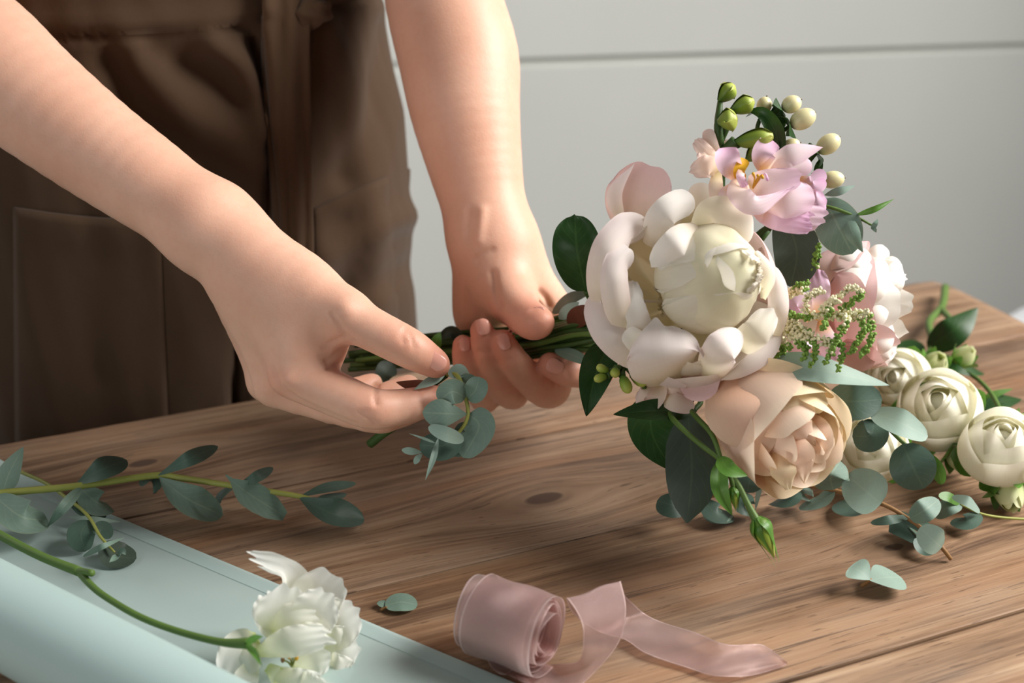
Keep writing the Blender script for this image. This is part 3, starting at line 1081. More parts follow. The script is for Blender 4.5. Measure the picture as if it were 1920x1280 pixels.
def nail(x, y, d, dx, dy, ln, wd, lift, tilt=0.0):
    """fingernail: a curved plate lying on the finger end, dx, dy = pointing direction as seen"""
    u = nrm(dx * RGT - dy * UPV + tilt * FWD)
    n0 = nrm(-FWD - u * float(-FWD @ u))
    s = np.cross(u, n0)
    c = P(x, y, d)
    k = d / FPX
    a = np.linspace(-1, 1, 11)
    t = np.linspace(-1, 1, 13)
    V_ = []
    for j in t:
        e = (1 - 0.28 * abs(j) ** 6) * (0.92 if j < 0 else 1.0)
        e *= math.sqrt(max(0.04, 1 - max(0, abs(j) - 0.55) ** 2 / 0.2025 * 0.85))
        for i in a:
            V_.append(c + u * j * ln * k / 2 + s * i * e * wd * k / 2 + n0 * k * (lift - 0.34 * wd / 2 * i * i * e - 0.10 * ln / 2 * j * j))
    f = grid_faces(13, 11)
    o = mk('fingernail', V_, f, M_NAIL, person)
    sm = o.modifiers.new('thickness', 'SOLIDIFY')
    sm.thickness = 0.0005
    sm.offset = 0
    return o

# nails: seat each plate on the skin by walking to the nearest skin point in front
BPX = proj(bv)
BDP = (bv - CAM) @ FWD


def skin_depth(x, y, r=5):
    m = (np.abs(BPX[:, 0] - x) < r) & (np.abs(BPX[:, 1] - y) < r)
    return BDP[m].min() if m.any() else 0.8


for (x, y, dx, dy, ln, wd, tilt) in ((816, 676, .80, .55, 46, 31, .1), (905, 613, -.22, -.97, 32, 26, .15), (944, 640, -.36, -.93, 34, 26, .2), (871, 645, -.1, -1, 28, 22, .15), (1041, 687, -.8, -.35, 34, 30, -.15)):
    nail(x, y, skin_depth(x, y), dx, dy, ln, wd, 1.2, tilt)
nail(1004, 583, skin_depth(1004, 586) + 0.004, .95, -.1, 34, 16, 1.0, -.2)

# apron: a cloth wrapped round the hips, with gathered folds
nz_, nth = 150, 190
zz = np.linspace(1.16, 0.42, nz_)
th = np.radians(np.linspace(-118, 118, nth))
Z_, TH = np.meshgrid(zz, th, indexing='ij')
a_ = np.interp(Z_, [0.42, 0.75, 0.92, 1.03, 1.16], [0.192, 0.180, 0.176, 0.160, 0.152])
b_ = np.interp(Z_, [0.42, 0.75, 0.92, 1.03, 1.16], [0.128, 0.118, 0.116, 0.108, 0.105])
sp = lambda t: np.sign(np.sin(t)) * np.abs(np.sin(t)) ** 0.9
av = bodyC + (a_ * sp(TH))[..., None] * ds - (b_ * np.cos(TH))[..., None] * dn + Z_[..., None] * np.array([0, 0, 1.0])
on_ = nrm((np.sin(TH) / a_)[..., None] * ds - (np.cos(TH) / b_)[..., None] * dn)
ap = proj(av)
FOLDS = [  # polyline, height (m), half width (px)
    ([(60, 66), (250, 68), (390, 62), (500, 36)], -.007, 7), ([(60, 40), (250, 44), (390, 38), (500, 14)], .003, 22),
    ([(585, 22), (700, 0), (740, -8)], -.006, 7),
    ([(255, 90), (330, 190), (420, 240), (470, 300)], .007, 38), ([(290, 95), (380, 140), (440, 190)], -.009, 34),
    ([(210, 120), (270, 240), (400, 330), (480, 420)], -.010, 30), ([(395, 80), (455, 130), (490, 240)], .010, 24),
    ([(480, 80), (505, 200), (515, 420), (520, 640)], -.014, 14), ([(455, 560), (450, 660), (445, 780)], -.016, 12),
    ([(600, 60), (650, 180), (690, 330), (700, 560)], .009, 42), ([(735, 60), (705, 180), (650, 330)], -.009, 34),
    ([(620, 480), (700, 420), (780, 400)], .007, 26), ([(600, 600), (680, 540), (770, 500)], -.006, 30),
    ([(100, 180), (160, 420), (190, 700)], -.006, 40), ([(300, 420), (340, 600), (350, 780)], .006, 46), ([(650, 420), (660, 560), (640, 720)], -.005, 30)]
disp = np.zeros(Z_.shape)
for pl, amp, wpx in FOLDS:
    q = spline(pl, 40)
    dd = np.min(np.hypot(ap[..., 0][..., None] - q[:, 0], ap[..., 1][..., None] - q[:, 1]), -1)
    disp += amp * np.exp(-(dd / wpx) ** 2)
disp += (0.0016 * np.sin(TH * 17 + 3 * np.sin(Z_ * 9)) * np.clip((1.03 - Z_) * 5, 0, 1) + 0.0004 * np.sin(TH * 37 + Z_ * 30)) * np.clip((1.15 - np.abs(TH)) * 2, 0, 1)
disp *= np.clip((1.55 - np.abs(TH)) * 3, 0, 1)
av = av + disp[..., None] * on_
apv = av.reshape(-1, 3)
APX = proj(apv)
front = np.abs(np.tile(th, nz_)) < math.radians(100)


def on_apron(x, y, off=0.0):
    d2 = (APX[:, 0] - x) ** 2 + (APX[:, 1] - y) ** 2 + np.where(front, 0, 1e7)
    i = np.argsort(d2)[:6]
    wt = 1 / (d2[i] + 4)
    d = float((wt * ((apv[i] - CAM) @ FWD)).sum() / wt.sum())
    return P(x, y, d - off)


apron = mk('apron', apv, grid_faces(nz_, nth), M_APRON, person, np.stack([(TH.ravel() + 2) / 4, (Z_.ravel() - .42)], 1), origin=B(0, -.1, .42))
so = apron.modifiers.new('thickness', 'SOLIDIFY')
so.thickness = 0.0014
so.offset = -1


def patch(name, tl, tr, br, bl, off, mat, n=24, sag=0.0):
    V_ = []
    for j in np.linspace(0, 1, n):
        for i in np.linspace(0, 1, n):
            p = (np.array(tl) * (1 - i) + np.array(tr) * i) * (1 - j) + (np.array(bl) * (1 - i) + np.array(br) * i) * j
            p = p + np.array([0, sag * math.sin(i * math.pi) * (1 - j)])
            edge = min(i, 1 - i, j, 1 - j) * n
            V_.append(on_apron(p[0], p[1], off * (0.45 + 0.55 * min(1, edge / 1.5)) + (0.004 * math.sin(i * math.pi) * max(0, 1 - j * 6))))
    o = mk(name, V_, grid_faces(n, n), mat, apron)
    m = o.modifiers.new('thickness', 'SOLIDIFY')
    m.thickness = 0.002
    m.offset = 0
    return o


patch('pocket', (26, 388), (300, 412), (318, 860), (30, 860), 0.004, M_APRON, 26, 6)
patch('pocket', (586, 392), (768, 316), (764, 690), (590, 735), 0.004, M_APRON, 26, -4)


def strip(name, path, wl, mat, off, fold=0.0015):
    V_ = []
    q = spline(path, 60)
    ww = np.interp(np.linspace(0, 1, 60), np.linspace(0, 1, len(wl)), wl)
    for j in range(60):
        for i, u in enumerate(np.linspace(-1, 1, 17)):
            V_.append(on_apron(q[j, 0] + u * ww[j], q[j, 1], off + fold * math.sin(u * 7 + j * .03) + 0.002 * (1 - u * u)))
    o = mk(name, V_, grid_faces(60, 17), mat, apron)
    m = o.modifiers.new('thickness', 'SOLIDIFY')
    m.thickness = 0.0018
    m.offset = 0


strip('apron_tie', [(512, 30), (515, 160), (530, 320), (540, 470), (548, 640)], [20, 22, 24, 24, 24], M_STRAP, 0.007)
strip('apron_tie', [(538, -90), (537, 40), (545, 220), (556, 400), (560, 640)], [44, 44, 38, 30, 30], M_STRAP, 0.013)
kc = on_apron(582, 24, 0.016)
v, f, uv = blob_geo(kc, (ds, dn, np.array([0, 0, 1.0])), (0.014, 0.009, 0.010), bump=.14, fr=2.2, seed=2)
mk('tie_knot', v, f, M_STRAP, apron, uv)

# shirt, trousers, shoes, hair (above and below what the picture shows)
SH = []
for a, b, ra, rb in ((B(-.06, .02, .92), B(-.05, .02, 1.10), .095, .085), (B(.06, .02, .92), B(.05, .02, 1.10), .095, .085), (B(-.05, .02, 1.1), B(-.06, .02, 1.30), .088, .092),
                     (B(.05, .02, 1.1), B(.06, .02, 1.30), .088, .092), (B(-.14, .02, 1.37), B(.14, .02, 1.37), .058, .058)):
    SH.append((a, b, ra, rb, 0.03))
for s_, e_, re_ in ((shR, eR, rER), (shL, eL, rEL)):
    SH.append((s_, s_ + (e_ - s_) * 0.62, .060, .050 + .62 * (re_ - .05) + 0.010, 0.03))
v, f = mesh_sdf(SH, 0.006)
mk('shirt', v, f, M_SHIRT, person, origin=B(0, 0, 1.0))
TR = []
for s_ in (-1, 1):
    TR.append((B(s_ * .075, .03, .90), B(s_ * .085, .03, .48), .088, .060, .02))
    TR.append((B(s_ * .085, .03, .48), B(s_ * .09, .04, .08), .060, .045, .02))
v, f = mesh_sdf(TR, 0.008)
mk('trousers', v, f, M_TROUSER, person, origin=B(0, 0, .1))
for s_ in (-1, 1):
    v, f, uv = blob_geo(B(s_ * .095, -.03, .045), (ds, dn, np.array([0, 0, 1.0])), (.045, .125, .045))
    v[:, 2] = np.maximum(v[:, 2], 0.002)
    mk('shoe', v, f, M_SHOE, person, uv)
v, f = mesh_sdf([(B(0, .045, 1.66), B(0, .05, 1.60), .098, .09, .02), (B(0, .10, 1.62), B(0, .14, 1.60), .04, .045, .03)], 0.007)
mk('hair', v, f, M_HAIR, person)

# ---------------------------------------------------------------- the bouquet: every stem is a thing of its own
GB = 'flowers and leaves of the hand-held bouquet'
SA, SB, SM, SD = P(1112, 622, .800), P(985, 644, .838), P(820, 656, .852), P(652, 672, .862)
BU = nrm(UPV)
BD = FWD
_si = [0]


def bundle(parent, pts, mat=None, r=0.0022, end=None):
    """the stem: from the flower through the hand to its cut end"""
    i = _si[0]
    _si[0] += 1
    rr = 0.0125 * math.sqrt((i % 17 + 0.5) / 17)
    a = i * 2.39996
    off = rr * (math.cos(a) * BU + math.sin(a) * BD)
    e = SD + off * 0.8 + (RNG.random() * 0.02 - 0.004 + (end or 0)) * RGT
    q = [*pts, SA + off * 1.25, SB + off, SM + off * 0.95, e]
    return tube('stem', q, r, mat or random.choice([M_STEM, M_STEM_DK, M_STEM_DK, M_STEM_RED]), parent, n=40, m=8)


def flower(name, label, cat, loc, group=GB):
    return thing(name, label, cat, loc, group)


def face(C, ax):
    return np.asarray(C), nrm(ax)


# ---- the big white peony
ax = V(-.04, .20, .97)
C = P(1288, 546, .716) - ax * .030
t = flower('peony', 'large open cream white peony facing forward at the middle of the bouquet', 'flower', C)
R = .0545
out = [  # phi, half, R, H, rim, opts, material
    (172, 46, .96, .036, .92, dict(ruffle=(.015, 1.5, 1), pexp=4, seed=1), M_PEONY_OUT),
    (226, 46, .97, .034, .92, dict(ruffle=(.015, 1.5, 0), pexp=4, seed=2), M_PEONY_OUT),
    (296, 48, .96, .033, .94, dict(ruffle=(.015, 2, 2), pexp=4, seed=3), M_PEONY_OUT),
    (36, 46, .98, .046, .86, dict(ruffle=(.015, 2, 2), pexp=4, seed=4), M_PEONY_BLUSH),
    (350, 44, .95, .040, .88, dict(ruffle=(.02, 4, 2), jag=.015, pexp=4, seed=5), M_PEONY_OUT),
    (100, 44, .92, .043, .9, dict(ruffle=(.02, 3, 2), pexp=4, seed=6), M_PEONY),
    (146, 50, .86, .046, .86, dict(ruffle=(.02, 3, 1), jag=.02, pexp=4, seed=8), M_PEONY),
    (190, 46, .84, .044, .86, dict(ruffle=(.02, 2.5, 1), pexp=4, seed=7), M_PEONY),
    (240, 50, .84, .040, .90, dict(ruffle=(.02, 2.5, 1), pexp=4, seed=9), M_PEONY),
    (300, 50, .84, .040, .90, dict(ruffle=(.02, 2.5, 1), pexp=4, seed=10), M_PEONY)]
for phi, half, rk, H, rim, o, m in out:
    bowl('petal', m, t, C, ax, UPV, R * rk, H, phi, half, rim=rim, nu=41, nv=32, **o)
BROAD = [.66, .86, .96, 1, 1, 1, .98, .95, .92]
for sd, (pts, hw, m, k) in enumerate([
        # left wall of the cup, outer then inner
        ([(1172, 612, .735), (1134, 548, .708), (1138, 478, .698), (1172, 432, .704), (1214, 415, .716)], 33, M_PEONY_OUT, dict(cup=-.5, ruffle=(.02, 1.5, 1), prof=BROAD, rnd=.12)),
        ([(1200, 628, .718), (1164, 590, .696), (1152, 532, .690), (1160, 490, .694), (1182, 462, .702)], 27, M_PEONY_OUT, dict(cup=-.5, ruffle=(.04, 2.5, 1), prof=BROAD, rnd=.14, notch=.03)),
        # lower left
        ([(1240, 674, .722), (1186, 664, .706), (1143, 628, .702), (1124, 586, .708), (1122, 546, .720)], 30, M_PEONY_OUT, dict(cup=-.45, ruffle=(.02, 1.5, 0), prof=BROAD, rnd=.14)),
        ([(1232, 664, .712), (1202, 646, .698), (1172, 620, .698)], 22, M_PEONY, dict(cup=-.35, prof='petal')),
        # bottom right crescent
        ([(1318, 694, .722), (1378, 688, .706), (1432, 656, .706), (1458, 600, .720)], 23, M_PEONY_OUT, dict(cup=-.4, ruffle=(.02, 1.5, 0), prof=BROAD, rnd=.12)),
        # right wall
        ([(1440, 650, .720), (1458, 590, .702), (1456, 540, .702), (1438, 498, .712)], 20, M_PEONY_OUT, dict(cup=-.45, ruffle=(.04, 3, 0), prof=BROAD, rnd=.12)),
        ([(1372, 652, .712), (1414, 626, .692), (1448, 580, .696)], 29, M_PEONY, dict(cup=-.30, ruffle=(.05, 3, 2), jag=.03, prof=BROAD, rnd=.25)),
        # frilled inner petal at the lower left of the hollow
        ([(1222, 640, .712), (1200, 605, .698), (1187, 565, .696), (1184, 526, .702)], 22, M_PEONY_WHITE, dict(cup=-.3, ruffle=(.07, 4, 0), jag=.03, prof=BROAD, rnd=.2)),
        # two-lobed front petal
        ([(1264, 716, .722), (1252, 690, .694), (1246, 654, .687), (1246, 606, .698)], 74, M_PEONY_OUT, dict(cup=-.30, ruffle=(.03, 3.5, 2), jag=.06, prof=BROAD, rnd=.30)),
        ([(1326, 710, .716), (1340, 680, .690), (1358, 648, .684), (1388, 620, .694)], 35, M_PEONY_OUT, dict(cup=-.36, ruffle=(.02, 1.5, 0), prof=BROAD, rnd=.26))]):
    petal('petal', [P(*q) for q in pts], hw, m, t, seed=200 + sd, nu=31, nv=36, **k)
# the closed heart: petals folded over one another
bc = P(1338, 520, .706)
bx = V(.50, .10, .86)
v, f, uv = blob_geo(bc, (nrm(np.cross(UPV, bx)), np.cross(bx, nrm(np.cross(UPV, bx))), bx), (.0245, .0300, .0265), bump=.025, seed=4, n=30, m=44)
mk('petal_heart', v, f, M_PEONY, t, uv, origin=bc)
for i, (phi, half, rk, H, dz, o) in enumerate([(200, 74, 1.0, .058, -.030, dict(rim=.36)), (268, 66, 1.03, .056, -.030, dict(rim=.40)), (100, 70, 1.04, .056, -.029, dict(rim=.38)),
                                               (150, 46, 1.08, .050, -.030, dict(rim=.60)), (60, 46, 1.08, .052, -.029, dict(rim=.52)), (312, 48, 1.06, .051, -.029, dict(rim=.56)),
                                               (350, 40, 1.08, .050, -.029, dict(rim=.62, ruffle=(.025, 5, 1))), (18, 34, 1.0, .0565, -.029, dict(rim=.40, ruffle=(.03, 7, 1))),
                                               (338, 32, 1.0, .0575, -.029, dict(rim=.36, ruffle=(.03, 7, 3))), (296, 34, .97, .0590, -.029, dict(rim=.30, ruffle=(.03, 6, 2))),
                                               (40, 30, .96, .0590, -.029, dict(rim=.30, ruffle=(.03, 6, 1))), (0, 24, .93, .0605, -.029, dict(rim=.26, ruffle=(.035, 7, 0))),
                                               (325, 22, .9, .0612, -.029, dict(rim=.22, ruffle=(.035, 7, 2))), (75, 28, .9, .0608, -.029, dict(rim=.24, ruffle=(.03, 6, 2)))]):
    bowl('petal', M_PEONY, t, bc + bx * dz, bx, UPV, .0272 * rk * (1.10 if phi in (100, 268) else 1), H, phi, half, r0=.3, belly=.5, pexp=3.2, seed=20 + i, nu=31, wave=.012, **o)
petal('petal', [P(1432, 560, .700), P(1441, 515, .692), P(1414, 472, .694)], 16, M_PEONY, t, prof='petal', cup=.5, ruffle=(.08, 3, 1), seed=5, twist=25)
# curling petals over the top of the heart
petal('petal', [P(1218, 462, .720), P(1244, 402, .701), P(1303, 367, .706)], 28, M_PEONY_WHITE, t, prof='strap', cup=-.35, ruffle=(.03, 2, 1), tipcurl=.05, seed=31)
petal('petal', [P(1310, 426, .702), P(1268, 456, .687), P(1226, 508, .697)], 29, M_PEONY_WHITE, t, prof='strap', cup=-.40, ruffle=(.05, 3, 2), jag=.05, tipcurl=.06, seed=32)
petal('petal', [P(1300, 432, .712), P(1330, 398, .700), P(1375, 410, .696), P(1394, 462, .700)], 34, M_PEONY, t, prof='petal', cup=-.4, seed=34, tipcurl=.04)
# outermost guard petals
petal('petal', [P(1228, 445, .748), P(1200, 380, .745), P(1222, 303, .738)], 66, M_PEONY_BLUSH, t, prof='petal', cup=.34, ruffle=(.03, 2, 0), notch=.05, seed=33)
petal('petal', [P(1172, 425, .742), P(1152, 365, .735), P(1190, 306, .733)], 15, M_PEONY_OUT, t, prof='lance', cup=-.3, seed=35)
petal('petal', [P(1282, 425, .735), P(1312, 385, .728), P(1316, 342, .724)], 30, M_PEONY, t, prof='petal', cup=.35, seed=36)
petal('petal', [P(1290, 655, .735), P(1308, 705, .722), P(1316, 752, .715)], 43, M_PEONY_BLUSH, t, prof='petal', cup=.2, seed=37)
petal('petal', [P(1290, 690, .738), P(1240, 690, .728), P(1182, 680, .724)], 17, M_PEONY_PINK, t, prof='petal', cup=.3, ruffle=(.05, 3, 0), seed=38)
for i in range(9):
    q0 = P(1235 + 6 * (i % 3), 566 + 7 * (i // 3), .735)
    tube('stamen', [q0, q0 + V(.5 * math.cos(i * 2.1), .5 * math.sin(i * 2.1), 1) * .010, q0 + V(-.5 + .2 * i, .5 * math.sin(i), .8) * .018], [.0006, .0006, .0009], M_PEONY, t, n=8, m=6)
bundle(t, [C, C - ax * .02 + V(-.6, -.2, -.3) * .012], M_STEM, .0032)

# ---- the blush peony on the far side
ax = V(.93, .10, .30)
C = P(1545, 580, .800)
t = flower('peony', 'pale pink and white peony at the right side, behind the feathery spray', 'flower', C)
for i, (phi, half, rk, H, rim, cx, m) in enumerate([(270, 60, 1.0, .040, .96, 0, M_PEONY_PINK), (205, 58, .98, .036, .98, 0, M_PEONY_PINK), (90, 60, 1.0, .036, .96, 0, M_PEONY_BLUSH), (330, 55, .9, .046, .9, 0, M_PEONY_BLUSH),
                                                   (20, 55, .88, .046, .88, 0, M_PEONY_WHITE), (150, 55, .85, .040, .96, 0, M_PEONY_BLUSH), (250, 50, .8, .050, .8, 0, M_PEONY_BLUSH), (70, 50, .78, .054, .8, 0, M_PEONY_WHITE),
                                                   (300, 50, .70, .056, .74, 0, M_PEONY_WHITE), (180, 60, .62, .054, .7, 0, M_PEONY_WHITE), (110, 50, .55, .060, .7, 0, M_PEONY_WHITE), (0, 60, .45, .062, .6, 0, M_PEONY_WHITE), (230, 60, .38, .06, .5, 0, M_PEONY_WHITE)]):
    bowl('petal', m, t, C, ax, UPV, .040 * rk, H * .86, phi, half, rim=rim, ruffle=(.02, 2.5, i), jag=.01, pexp=4, nu=31, seed=40 + i)
for pts, hw, m, k in [
        ([P(1540, 590, .785), P(1560, 520, .772), P(1580, 470, .775)], 46, M_PEONY_BLUSH, dict(cup=-.25)),
        ([P(1555, 610, .780), P(1600, 580, .764), P(1635, 590, .770)], 62, M_PEONY_BLUSH, dict(cup=-.3)),
        ([P(1560, 620, .778), P(1600, 650, .764), P(1628, 692, .775)], 44, M_PEONY_PINK, dict(cup=-.3)),
        ([P(1590, 540, .780), P(1600, 500, .765), P(1625, 468, .772)], 30, M_PEONY_WHITE, dict(cup=-.4)),
        ([P(1588, 565, .772), P(1600, 530, .760), P(1628, 490, .768)], 34, M_PEONY_WHITE, dict(cup=-.5)),
        ([P(1605, 590, .775), P(1632, 540, .765), P(1650, 482, .778)], 30, M_PEONY_WHITE, dict(cup=-.5)),
        ([P(1648, 560, .790), P(1668, 530, .782), P(1672, 480, .792)], 27, M_PEONY_WHITE, dict(cup=-.5)),
        ([P(1615, 490, .795), P(1645, 475, .790), P(1668, 478, .798)], 16, M_PEONY_WHITE, dict(cup=-.4)),
        ([P(1620, 640, .772), P(1640, 590, .766), P(1655, 545, .776)], 24, M_PEONY_WHITE, dict(cup=-.5)),
        ([P(1625, 670, .776), P(1648, 640, .770), P(1662, 600, .780)], 26, M_PEONY_WHITE, dict(cup=-.4)),
        ([P(1632, 690, .785), P(1655, 660, .778), P(1678, 626, .785)], 18, M_PEONY_WHITE, dict(cup=-.3, ruffle=(.1, 4, 0), jag=.08)),
        ([P(1628, 690, .790), P(1655, 672, .785), P(1676, 648, .790)], 14, M_PEONY_WHITE, dict(cup=-.3, ruffle=(.1, 4, 1), jag=.08))]:
    petal('petal', pts, hw, m, t, prof='petal', seed=int(hw), **k)
bundle(t, [C, P(1450, 590, .80), P(1250, 600, .79)], M_STEM, .003)

# ---- the peach rose
ax = V(.46, -.50, .73)
C = P(1395, 735, .745)
t = flower('rose', 'pale peach garden rose hanging at the bottom of the bouquet', 'flower', C)
RS = [(150, 62, .95, .052, .95, M_ROSE), (215, 60, .98, .056, .95, M_ROSE), (275, 58, 1.0, .058, .95, M_ROSE_CREAM), (330, 56, .98, .060, .92, M_ROSE_CREAM), (30, 58, .98, .058, .92, M_ROSE_CREAM), (90, 60, .92, .050, .95, M_ROSE_CREAM),
      (60, 56, .80, .060, .82, M_ROSE_CREAM), (350, 54, .80, .064, .8, M_ROSE), (290, 52, .80, .064, .8, M_ROSE), (230, 52, .76, .062, .8, M_ROSE), (130, 56, .72, .060, .8, M_ROSE),
      (10, 50, .60, .064, .7, M_ROSE), (310, 52, .58, .066, .66, M_ROSE), (190, 60, .54, .064, .66, M_ROSE), (80, 60, .48, .065, .6, M_ROSE), (260, 66, .40, .066, .55, M_ROSE), (30, 70, .32, .067, .5, M_ROSE), (170, 80, .24, .068, .5, M_ROSE)]
for i, (phi, half, rk, H, rim, m) in enumerate(RS):
    bowl('petal', m, t, C, ax, UPV, .0345 * rk, H, phi, half, rim=rim, curl=.07 if i < 6 else .025, ruffle=(.02, 1.5, i), jag=.01, pexp=3.4, belly=.6, seed=60 + i, nu=31)
for pts, hw, m, k in [
        ([P(1375, 690, .728), P(1392, 760, .696), P(1416, 835, .700), P(1412, 872, .712)], 74, M_ROSE, dict(cup=-.26, prof=[.72, .90, 1, .98, .8, .45, .12, .02], tipcurl=-.02, ruffle=(.03, 1.5, 1))),
        ([P(1400, 712, .716), P(1470, 735, .698), P(1552, 752, .704)], 30, M_ROSE_CREAM, dict(cup=-.3, prof='petal', ruffle=(.08, 2, 0), n=.4)),
        ([P(1395, 690, .720), P(1450, 705, .706), P(1545, 735, .715)], 34, M_ROSE_CREAM, dict(cup=.25, prof='petal', ruffle=(.05, 2, 0))),
        ([P(1490, 760, .700), P(1500, 800, .692), P(1530, 835, .700)], 26, M_ROSE, dict(cup=-.3, prof='point', ruffle=(.08, 2, 1))),
        ([P(1350, 800, .735), P(1370, 840, .720), P(1402, 882, .716)], 26, M_ROSE_CREAM, dict(cup=.2, prof='petal', ruffle=(.07, 2, 1))),
        ([P(1432, 820, .715), P(1438, 860, .706), P(1440, 892, .710)], 40, M_ROSE, dict(cup=.2, prof='petal')),
        ([P(1452, 830, .708), P(1468, 880, .694), P(1478, 914, .700)], 25, M_ROSE_CREAM, dict(cup=-.3, prof=[.25, .5, .85, 1, .95, .6, .2], ruffle=(.1, 2, 0), tipcurl=-.05)),
        ([P(1470, 800, .706), P(1500, 850, .692), P(1508, 906, .704)], 28, M_ROSE, dict(cup=-.2, prof='point', ruffle=(.08, 2, 2))),
        ([P(1500, 770, .712), P(1535, 810, .700), P(1532, 868, .708)], 26, M_ROSE, dict(cup=-.25, prof='petal', ruffle=(.08, 2, 2))),
        ([P(1525, 745, .725), P(1552, 790, .712), P(1566, 834, .718)], 22, M_ROSE_CREAM, dict(cup=-.25, prof='petal', ruffle=(.08, 2, 2))),
        ([P(1540, 770, .745), P(1565, 795, .742), P(1577, 820, .745)], 18, M_ROSE, dict(cup=-.2, prof='petal'))]:
    petal('petal', pts, hw, m, t, seed=int(hw) + 5, **k)
bundle(t, [C, P(1340, 690, .765)], M_STEM_DK, .003)

# ---- freesias: the mauve pink bloom with its buds
C = P(1375, 345, .722)
t = flower('freesia_stem', 'mauve pink freesia bloom with yellow throat at the top of the bouquet', 'flower', C)
for pts, hw, m, k in [
        ([P(1395, 345, .726), P(1450, 395, .712), P(1545, 408, .716)], 34, M_FREESIA, dict(cup=-.25, prof='petal', ruffle=(.08, 4, 1), jag=.06)),
        ([P(1400, 385, .722), P(1460, 405, .710), P(1532, 422, .712)], 27, M_FREESIA_MAUVE, dict(cup=-.2, prof='petal', ruffle=(.12, 5, 1), jag=.10)),
        ([P(1410, 372, .718), P(1470, 372, .704), P(1528, 372, .708)], 38, M_FREESIA, dict(cup=-.25, prof='petal', ruffle=(.05, 3, 1))),
        ([P(1492, 330, .728), P(1520, 345, .722), P(1546, 320, .724)], 15, M_FREESIA_MAUVE, dict(cup=-.3, prof='strap')),
        ([P(1500, 340, .726), P(1525, 352, .720), P(1548, 338, .722)], 13, M_FREESIA_MAUVE, dict(cup=-.3, prof='strap')),
        ([P(1500, 370, .722), P(1530, 378, .716), P(1549, 372, .718)], 24, M_FREESIA_MAUVE, dict(cup=-.3, prof='strap', ruffle=(.1, 3, 0))),
        ([P(1432, 325, .722), P(1432, 288, .712), P(1450, 264, .716)], 23, M_FREESIA_MAUVE, dict(cup=.4, prof='petal')),
        ([P(1428, 318, .718), P(1480, 292, .704), P(1543, 276, .710)], 21, M_FREESIA, dict(cup=-.2, prof='point')),
        ([P(1440, 330, .716), P(1480, 306, .705), P(1522, 318, .712)], 20, M_FREESIA, dict(cup=-.2, prof='petal')),
        ([P(1388, 338, .716), P(1366, 305, .703), P(1364, 276, .708)], 24, M_FREESIA_MAUVE, dict(cup=.35, prof='petal')),
        ([P(1392, 338, .712), P(1386, 320, .703), P(1398, 298, .704)], 11, M_YELLOW, dict(cup=.4, prof='strap')),
        ([P(1405, 350, .716), P(1430, 345, .706), P(1504, 332, .702)], 26, M_FREESIA, dict(cup=.5, prof='petal', ruffle=(.05, 4, 0), jag=.04)),
        ([P(1392, 330, .710), P(1385, 360, .692), P(1420, 385, .690), P(1485, 352, .697)], 22, M_FREESIA, dict(cup=-.2, prof=[.35, .8, 1, 1, .95, .8, .4, .05], ruffle=(.10, 5, 2), jag=.06)),
        ([P(1372, 345, .714), P(1362, 365, .702), P(1378, 386, .704)], 16, M_FREESIA, dict(cup=-.3, prof='petal', jag=.05)),
        ([P(1395, 312, .706), P(1388, 330, .698), P(1398, 350, .696)], 8, M_FREESIA_MAUVE, dict(cup=-.3, prof='strap', ruffle=(.15, 4, 0)))]:
    petal('petal', pts, hw, m, t, seed=int(hw) + 9, **k)
for i in range(4):
    tube('stamen', [P(1412, 352, .712), P(1415 + 6 * i, 335 - 3 * i, .700), P(1412 + 9 * i, 325 + 4 * i, .694)], [.0006, .0005, .0009], M_YELLOW if i < 3 else M_FREESIA_MAUVE, t, n=8, m=6)
v, f, uv = lathe_geo(P(1345, 392, .735), P(1410, 350, .715) - P(1345, 392, .735), [(.0016, 0), (.002, .008), (.0045, .015), (.008, .022)], 16)
mk('flower_tube', v, f, M_FREESIA_WHITE, t, uv)
for (x0, y0, d0, x1, y1, d1, r, h) in [(1348, 190, .728, 1376, 158, .726, 14, 46), (1370, 208, .722, 1414, 188, .720, 14, 52), (1346, 228, .718, 1382, 222, .712, 17, 42), (1376, 268, .720, 1450, 254, .714, 15, 80), (1400, 300, .722, 1425, 276, .722, 13, 34)]:
    a, b = P(x0, y0, d0), P(x1, y1, d1)
    k = d0 / FPX
    ln = np.linalg.norm(b - a)
    geos = [lathe_geo(a, b - a, [(r * k * q, ln * s) for q, s in ((.25, 0), (.6, .18), (.92, .42), (1, .62), (.85, .82), (.5, .95), (.12, 1))], 14)]
    o = mk('bud', *geos[0][:2], M_BUD, t, geos[0][2], origin=a)
    for j in range(4):
        an = j * 1.57 + .4
        s = nrm(np.cross(b - a, FWD))
        q = nrm(np.cross(s, b - a))
        w_ = math.cos(an) * s + math.sin(an) * q
        g = petal_geo([a + w_ * r * k * .3, a + (b - a) * .35 + w_ * r * k * .9, a + (b - a) * .75 + w_ * r * k * 1.05, a + (b - a) * 1.0 + w_ * r * k * .25], r * .62, n=w_, prof='petal', cup=-.25, nu=9, nv=14)
        mk('sepal', *g[:2], M_BUD, o, g[2])
tube('bud_stalk', [P(1350, 400, .740), P(1352, 300, .728), P(1347, 240, .722), P(1350, 190, .728)], [.0026, .0024, .0026, .0015], M_STEM_DK, t)
tube('bud_stalk', [P(1352, 262, .727), P(1362, 240, .724), P(1374, 205, .722)], [.002, .002, .003], M_STEM_DK, t, n=12)
tube('bud_stalk', [P(1352, 292, .727), P(1362, 280, .723), P(1380, 266, .720)], [.002, .003, .004], M_STEM_DK, t, n=12)
bundle(t, [P(1350, 395, .740), P(1290, 500, .775), P(1200, 600, .785)], M_STEM_DK, .0024)

